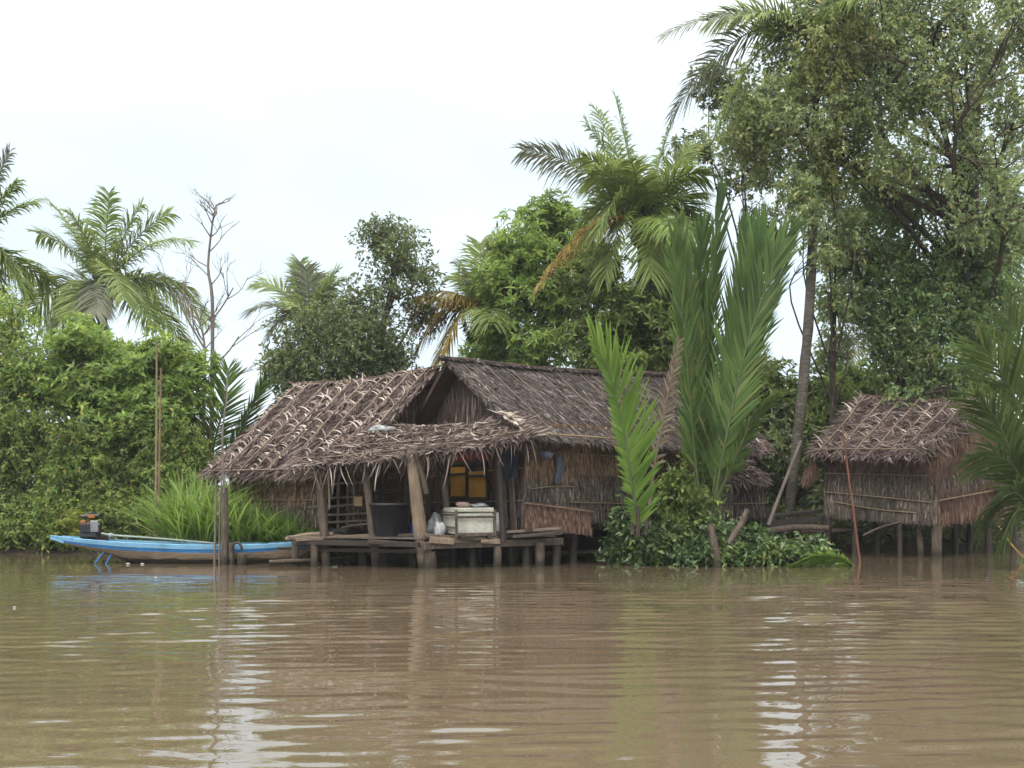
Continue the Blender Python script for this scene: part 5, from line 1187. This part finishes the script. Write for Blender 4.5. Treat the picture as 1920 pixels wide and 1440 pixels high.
tree('leafy_tree', 'yellowish olive tree at the far left of the bank below the cut off palm', 'tree', P(20, 1000, 28) * A(1, 1, 0), [P(25, 880, 28), P(35, 720, 28)], (.14, .08),
     [(20, 600, 28.6, 60, 62, 1.3), (50, 690, 28, 80, 70, 1.3), (80, 790, 27.6, 80, 60, 1.2), (0, 770, 27.6, 90, 80, 1.3), (-50, 680, 28, 80, 90, 1.3)], 1900, (.14, .034), 'leaf_olive', seed=23, k=8, droop=.2)
for i, (x, y, Y, rx, ry, lab) in enumerate(((35, 880, 27.0, 95, 85, 'dense low mangrove shrub at the left edge of the waterline'), (150, 890, 26.7, 85, 95, 'dense low mangrove shrub directly behind the boat engine'), (245, 880, 26.8, 75, 90, 'dense low mangrove shrub left of the two bamboo poles'), (325, 890, 26.6, 65, 85, 'dense low mangrove shrub right of the two bamboo poles beside the grass'))):
    b = P(x, 1000, Y) * A(1, 1, 0); b[2] = .2
    tree('mangrove_shrub', lab, 'shrub', b, None, (.07, .06), [(x, y, Y, rx, ry, 1.2), (x - 25, y + 85, 25.9, rx * .9, 62, .9), (x + 30, y + 95, 25.7, rx * .8, 50, .8), (x + 10, y - 60, Y + .3, rx * .8, 60, 1)], 1900, (.14, .036), 'leaf_deep' if i % 2 == 0 else 'leaf_olive', group='mangrove shrubs along the left bank', seed=30 + i, k=8, droop=.3, thr=-1.6, sub=5)
# centre
tree('dark_tree', 'dark small leaved tree with airy upper crown, behind the left hut roof', 'tree', P(690, 930, 33) * A(1, 1, 0), [P(690, 800, 33), P(712, 650, 33), P(740, 520, 33)], (.2, .09),
     [(742, 465, 33, 70, 62, 1.2), (762, 530, 33, 72, 50, 1.3), (700, 440, 33.2, 38, 30, .6), (680, 570, 33, 60, 45, 1.2), (795, 590, 33.2, 45, 40, .8)], 1150, (.17, .038), 'leaf_dark', seed=41, k=6, thr=-.9, spray=.34, sub=9, freq=2.2)
tree('dark_tree', 'broad dark olive tree below the airy crown, behind the left hut roof', 'tree', P(610, 930, 32) * A(1, 1, 0), [P(612, 820, 32), P(620, 700, 32)], (.2, .1),
     [(600, 620, 32, 85, 55, 1.5), (560, 680, 31.8, 75, 55, 1.4), (660, 650, 31.8, 85, 75, 1.5), (715, 640, 32, 60, 70, 1.3), (525, 690, 32.2, 42, 50, 1), (740, 700, 32, 50, 50, 1), (620, 720, 31.6, 110, 45, 1.3)], 3000, (.15, .036), 'leaf_dark', seed=42, k=7, thr=-1.5, sub=6)
tree('mango_tree', 'rounded bright green broadleaf tree behind the grey roof, left of the large palm', 'tree', P(1000, 930, 33.5) * A(1, 1, 0), [P(1000, 800, 33.5), P(1010, 620, 33.5)], (.26, .14),
     [(1030, 420, 33.8, 85, 55, 1.6), (990, 480, 33.4, 95, 60, 1.7), (950, 545, 33.2, 80, 70, 1.6), (1040, 560, 33, 95, 75, 1.7), (920, 640, 33, 70, 55, 1.4), (1000, 650, 32.6, 110, 55, 1.5), (1090, 480, 33.4, 70, 60, 1.4)], 2700, (.27, .042), 'leaf_bright', seed=43, mode='rosette', k=8, droop=.45, thr=-1.3)
tree('mango_tree', 'dark green broadleaf tree around the trunk of the large palm', 'tree', P(1170, 930, 31.5) * A(1, 1, 0), [P(1170, 820, 31.5), P(1165, 680, 31.5)], (.24, .13),
     [(1120, 520, 30.5, 65, 62, 1.2), (1190, 590, 28.4, 80, 62, .7), (1245, 560, 29.2, 60, 90, 1.), (1130, 630, 29.4, 85, 65, 1.), (1225, 665, 28.6, 80, 65, .8), (1250, 480, 30.5, 45, 40, 1), (1150, 680, 28.8, 80, 40, .8)], 2700, (.25, .042), 'leaf_deep', seed=44, mode='rosette', k=7, droop=.6, thr=-1.4)
tree('mango_tree', 'hanging dark leaves of a tree seen between the two tall palms', 'tree', P(1410, 930, 32) * A(1, 1, 0), [P(1410, 700, 32), P(1400, 420, 32)], (.17, .07),
     [(1300, 285, 32, 55, 34, .8), (1350, 170, 32, 55, 60, .9), (1330, 140, 32, 35, 25, .6), (1390, 320, 32, 60, 50, 1), (1430, 430, 32, 60, 60, 1.1), (1395, 250, 32, 50, 70, 1)], 900, (.2, .04), 'leaf_dark', seed=45, mode='rosette', k=7, droop=.7, thr=-1.2)
# understory between centre and right huts
for i, (x, y, Y, rx, ry, mt, lab) in enumerate(((1420, 720, 30, 80, 80, 'leaf_deep', 'dark green undergrowth tree just right of the upright palm fronds'), (1530, 770, 29.5, 75, 80, 'leaf_deep', 'green undergrowth tree right of the slender palm trunk, left of the right hut'), (1600, 720, 33, 70, 40, 'leaf_bright', 'lighter green undergrowth behind the ridge of the right hut'),
                                              (1460, 830, 29.0, 60, 100, 'leaf_dark', 'dark undergrowth tree behind the base of the slender trunk'), (1740, 720, 32, 110, 50, 'leaf_deep', 'dark undergrowth just above the right hut roof'), (1540, 900, 28.5, 60, 70, 'leaf_dark', 'low dark undergrowth beside the left wall of the right hut'))):
    b = P(x, 950, Y) * A(1, 1, 0); tree('undergrowth_tree', lab, 'tree', b, [P(x, 880, Y), P(x + 4, y + 10, Y)], (.12, .06), [(x, y, Y, rx, ry, 1.3), (x - rx * .4, y + ry * .4, Y - .3, rx * .7, ry * .7, 1.1), (x + rx * .4, y + ry * .5, Y - .2, rx * .7, ry * .7, 1.1)],
         1000, (.23, .042), mt, seed=60 + i, mode='rosette', k=7, droop=.5, thr=-1.5, sub=4)
# large tree at right
tree('spreading_tree', 'very large spreading olive green tree filling the upper right', 'tree', P(1822, 960, 28.5) * A(1, 1, 0), [P(1822, 760, 28.5), P(1820, 500, 28.5), P(1818, 320, 28.5), P(1826, 160, 28.3)], (.36, .2),
     [(1450, 180, 27, 95, 85, 1.3), (1400, 250, 27.2, 70, 60, 1.1), (1540, 110, 26.6, 90, 80, 1.4), (1520, 230, 26.8, 110, 85, 1.5), (1640, 60, 26.4, 110, 85, 1.6), (1650, 180, 26.4, 110, 85, 1.7), (1760, 40, 26.2, 120, 90, 1.7), (1780, 170, 26.2, 120, 80, 1.7),
      (1880, 80, 26, 110, 120, 1.7), (1900, 230, 26.2, 90, 80, 1.6), (1470, 60, 27.2, 40, 25, .6), (1620, -60, 26.5, 150, 70, 1.7), (1800, -80, 26.5, 160, 80, 1.8), (1960, 0, 26.5, 120, 160, 1.8), (1700, 120, 25.8, 170, 110, 1.2), (1560, 20, 26.4, 70, 60, 1.2), (1850, 160, 25.6, 120, 110, 1.2), (1820, 300, 26, 120, 60, 1.2), (1700, 300, 26.6, 120, 45, 1.2), (1580, 290, 26.8, 70, 50, 1), (1860, 400, 26.2, 90, 60, 1)], 6900, (.145, .036), 'leaf_canopy', seed=51, k=8, thr=-.75, spray=.45, sub=9, freq=2.1)
tree('spreading_tree', 'middle layer tree with sparse sky filled foliage right of the tall trunk', 'tree', P(1690, 960, 30) * A(1, 1, 0), [P(1690, 800, 30), P(1690, 600, 30), P(1700, 450, 30)], (.24, .12),
     [(1600, 360, 29.5, 90, 50, 1.2), (1720, 390, 29.5, 110, 60, 1.3), (1610, 470, 29, 85, 65, 1.4), (1700, 500, 28.8, 100, 75, 1.5), (1790, 520, 28.6, 100, 85, 1.5), (1640, 570, 28.6, 90, 60, 1.4), (1740, 610, 28.2, 110, 70, 1.5), (1860, 600, 28, 80, 90, 1.4), (1735, 738, 26.4, 75, 20, .5), (1690, 752, 26.2, 30, 12, .3), (1870, 430, 28.6, 80, 70, 1.4), (1780, 690, 27.6, 90, 50, 1.2), (1680, 660, 28, 60, 40, 1.)], 4700, (.165, .042), 'leaf_dull', seed=52, k=7, thr=-.9, spray=.42, sub=8, freq=1.8)
tree('spreading_tree', 'olive vine covered foliage hanging around the tall slender trunk', 'tree', P(1560, 960, 28) * A(1, 1, 0), [P(1560, 800, 28), P(1565, 560, 28)], (.10, .06),
     [(1530, 330, 27.6, 65, 60, 1), (1575, 440, 27.8, 60, 70, 1), (1450, 310, 27.6, 60, 45, .9), (1570, 560, 28, 45, 60, .9), (1560, 660, 28.4, 35, 50, .8), (1510, 400, 26.4, 34, 50, .5), (1535, 480, 26.5, 30, 40, .4), (1490, 350, 26.3, 40, 40, .5)], 1200, (.16, .04), 'leaf_canopy', seed=53, k=7, thr=-1.1, spray=.3, sub=6)
# waterside bush
for i, (x, y, Y, rx, ry, mt, lab, n) in enumerate(((1215, 1000, 21.9, 70, 58, 'leaf_shrub', 'waterside bush at the foot of the bright young frond', 800), (1275, 950, 22.3, 55, 60, 'leaf_deep', 'taller dark bush left of the upright palm base', 600), (1320, 1030, 21.6, 65, 36, 'leaf_shrub', 'low waterside bush around the brown stump, yellow tipped', 700), (1410, 1030, 21.7, 70, 32, 'leaf_shrub', 'low waterside bush right of the brown stump', 700), (1510, 1040, 21.8, 85, 22, 'leaf_shrub', 'lowest waterside bush ending at the fallen green frond', 700), (1300, 900, 22.6, 40, 60, 'leaf_bright', 'light climbing plant on the upright palm fronds', 220))):
    b = P(x, 1050, Y) * A(1, 1, 0); b[2] = .1
    tree('waterside_bush', lab, 'bush', b, None, (.04, .03), [(x, y + 6, Y, rx * .85, ry * .85, .7), (x + rx * .5, y + ry * .55, Y - .15, rx * .6, ry * .5, .6), (x - rx * .5, y + ry * .5, Y - .1, rx * .55, ry * .5, .6), (x + (i % 3 - 1) * 22, y - ry * .75, Y, 16, ry * .5, .3), (x - rx * .6, y - ry * .25, Y + .1, 20, ry * .45, .3)], n, (.15, .042), mt, group='bushes at the water edge', seed=80 + i, k=7, droop=.15, thr=-.8, sub=7, spray=.38, freq=3.2)


# bare dead tree
def dead_tree():
    root = thing('dead_tree', P(385, 930, 33) * A(1, 1, 0), 'bare leafless pale tree with two thin stems, right of the left coconut palm', 'tree'); mb = MB(); rg = random.Random(4)
    def br(p, d, l, r, dep):
        q = p + d * l; mid = (p + q) / 2 + A(rg.gauss(0, .05), rg.gauss(0, .05), rg.gauss(0, .04)) * l
        tube(mb, curve([p, mid, q], 6), np.linspace(r, r * .62, 6), 6, 0, cap=False)
        if dep == 0: return
        for k in range(2 if rg.random() < .6 else 3):
            nd = nrm(d + A(rg.gauss(0, .5), rg.gauss(0, .4), rg.gauss(.12, .2))); br(mid + (q - mid) * rg.uniform(.1, 1), nd, l * rg.uniform(.55, .8), r * .55, dep - 1)
    for (b, pts, r) in ((0, [(378, 930), (382, 760), (384, 655), (374, 600)], .085), (1, [(396, 930), (398, 700), (398, 560), (390, 500), (398, 420), (405, 385)], .08)):
        c = curve([P(x, y, 33 + .2 * b) for x, y in pts], 16); tube(mb, c, np.linspace(r, .02, 16), 7, 0, .04)
        for k in range(7, 16): 
            for _ in range(1 if k < 11 else 2): br(c[k], nrm(A(rg.choice([-1, 1]) * rg.uniform(.3, 1), rg.gauss(0, .4), rg.uniform(.5, 1.3))), rg.uniform(.4, .9), .022, 2)
    br(P(384, 655, 33), nrm(A(-.5, 0, .9)), 1.9, .035, 3); br(P(396, 690, 33.2), nrm(A(.7, 0, .8)), 1.4, .03, 3); br(P(396, 720, 33.2), nrm(A(.8, 0, .25)), 1.0, .025, 2); br(P(397, 600, 33.2), nrm(A(.6, 0, .9)), 1.3, .03, 3)
    mb.build('trunk', MT['dead_wood'], root)


dead_tree()


# tall bright grass left of the platform
def grass():
    n = 4600; mb = MB(); x = 318 + 262 * R.uniform(0, 1, n) ** 1.05; yw = np.interp(x, [300, 432, 615], [25.2, 24.7, 22.3]); Y = 22.75 + (yw - 22.85) * R.uniform(0, 1, n)
    h = np.interp(x, [325, 345, 420, 500, 570, 600], [1.9, 2.2, 1.95, 1.3, 1.15, .8]) * R.uniform(.35, 1.1, n)
    clump = .55 + .45 * np.sin(x * .11 + Y * 3); h *= .78 + .25 * clump
    p = np.stack([(x - 960) / F * Y, Y, np.full(n, .02)], -1); a = R.uniform(0, 6.28, n); lean = R.uniform(.06, .6, n)
    d = np.stack([np.cos(a) * lean, np.sin(a) * lean, np.ones(n)], -1); t = np.linspace(0, 1, 5); hz = d * A(1, 1, 0)
    C = p[:, None] + d[:, None] * (h[:, None] * t)[..., None] + (hz * (h * R.uniform(.3, 1.6, n))[:, None])[:, None] * (t ** 2.5)[None, :, None] - Z * (h * lean * .5)[:, None, None] * (t ** 3)[None, :, None]
    s = nrm(np.stack([-np.sin(a + R.normal(0, .6, n)), np.cos(a), np.zeros(n)], -1))
    ribbons(mb, C, s[:, None] * (R.uniform(.03, .062, n)[:, None] * A(.6, 1, .95, .6, .06))[..., None] * .5)
    tag(mb.build('tall_grass', MT['grass']), 'tall bright green reed grass between the boat and the left hut', 'grass', kind='stuff')
    n = 900; mb = MB(); x = R.uniform(-40, 420, n); Y = R.uniform(25.0, 25.9, n); p = np.stack([(x - 960) / F * Y, Y, np.full(n, .05)], -1); a = R.uniform(0, 6.28, n)
    d = nrm(np.stack([np.cos(a), np.sin(a), R.uniform(.3, 1.2, n)], -1)); leaves(mb, p + Z * R.uniform(0, .5, (n, 1)), d, nrm(Z + R.normal(0, .6, (n, 3))), R.uniform(.12, .3, n), R.uniform(.02, .045, n))
    tag(mb.build('bank_weeds', MT['leaf_deep']), 'low dark weeds along the left waterline', 'weeds', kind='stuff')


grass()


def thicket():
    # far mass of undergrowth closing the view between and below the buildings
    mb = MB(); n = 5200; x = R.uniform(-22, 24, n); Y = R.uniform(29.5, 40, n); top = 2.0 + .9 * np.sin(x * .9) + .6 * np.sin(x * 2.3 + 1) + (Y - 29.5) * .10
    z = .1 + top * R.uniform(0, 1, n) ** .8; p = np.stack([x, Y, z], -1); px_ = 960 + x / Y * F; z[(px_ > 395) & (px_ < 520)] *= .45; p[:, 2] = z; ok = (x > -5) | (Y > 31); p = p[ok]; n = len(p)
    ax = nrm(R.normal(0, 1, (n, 3)) + A(0, -.4, .9)); k = 7
    for j in range(k):
        d = nrm(ax + R.normal(0, .8, (n, 3))); leaves(mb, p + R.normal(0, .12, (n, 3)), d, nrm(Z + .8 * R.normal(0, 1, (n, 3))), R.uniform(.2, .36, n), R.uniform(.045, .075, n))
    tag(mb.build('far_thicket', MT['leaf_deep']), 'mass of dense undergrowth far behind the huts', 'thicket', kind='stuff')
    # low weeds on the mud behind the stilts
    mb = MB(); n = 2600; x = R.uniform(-4.5, 14, n); Y = R.uniform(26.5, 29.5, n); p = np.stack([x, Y, .3 + R.uniform(0, 1, n) * .8], -1)
    for j in range(6):
        d = nrm(R.normal(0, 1, (n, 3)) + Z * .4); leaves(mb, p + R.normal(0, .1, (n, 3)), d, nrm(Z + .8 * R.normal(0, 1, (n, 3))), R.uniform(.15, .28, n), R.uniform(.03, .06, n))
    tag(mb.build('bank_undergrowth', MT['leaf_dark']), 'dark weeds growing on the mud behind the hut stilts', 'undergrowth', kind='stuff')


thicket()


# ------------------------------------------------------------------ thin humid haze around the whole place
def haze():
    mb = MB(); x0, x1, y0, y1, z0, z1 = -720, 720, -320, 1000, -3.6, 19.5
    V = [[x, y, z] for x in (x0, x1) for y in (y0, y1) for z in (z0, z1)]
    mb.add(V, [[0, 1, 3, 2], [4, 6, 7, 5], [0, 4, 5, 1], [2, 3, 7, 6], [0, 2, 6, 4], [1, 5, 7, 3]])
    m, nt, out = nodes('humid_haze'); v = nt.nodes.new('ShaderNodeVolumePrincipled'); v.inputs['Color'].default_value = (.95, .97, 1, 1); v.inputs['Density'].default_value = .0005
    nt.links.new(v.outputs[0], out.inputs['Volume']); tag(mb.build('haze', m), kind='stuff')


haze()
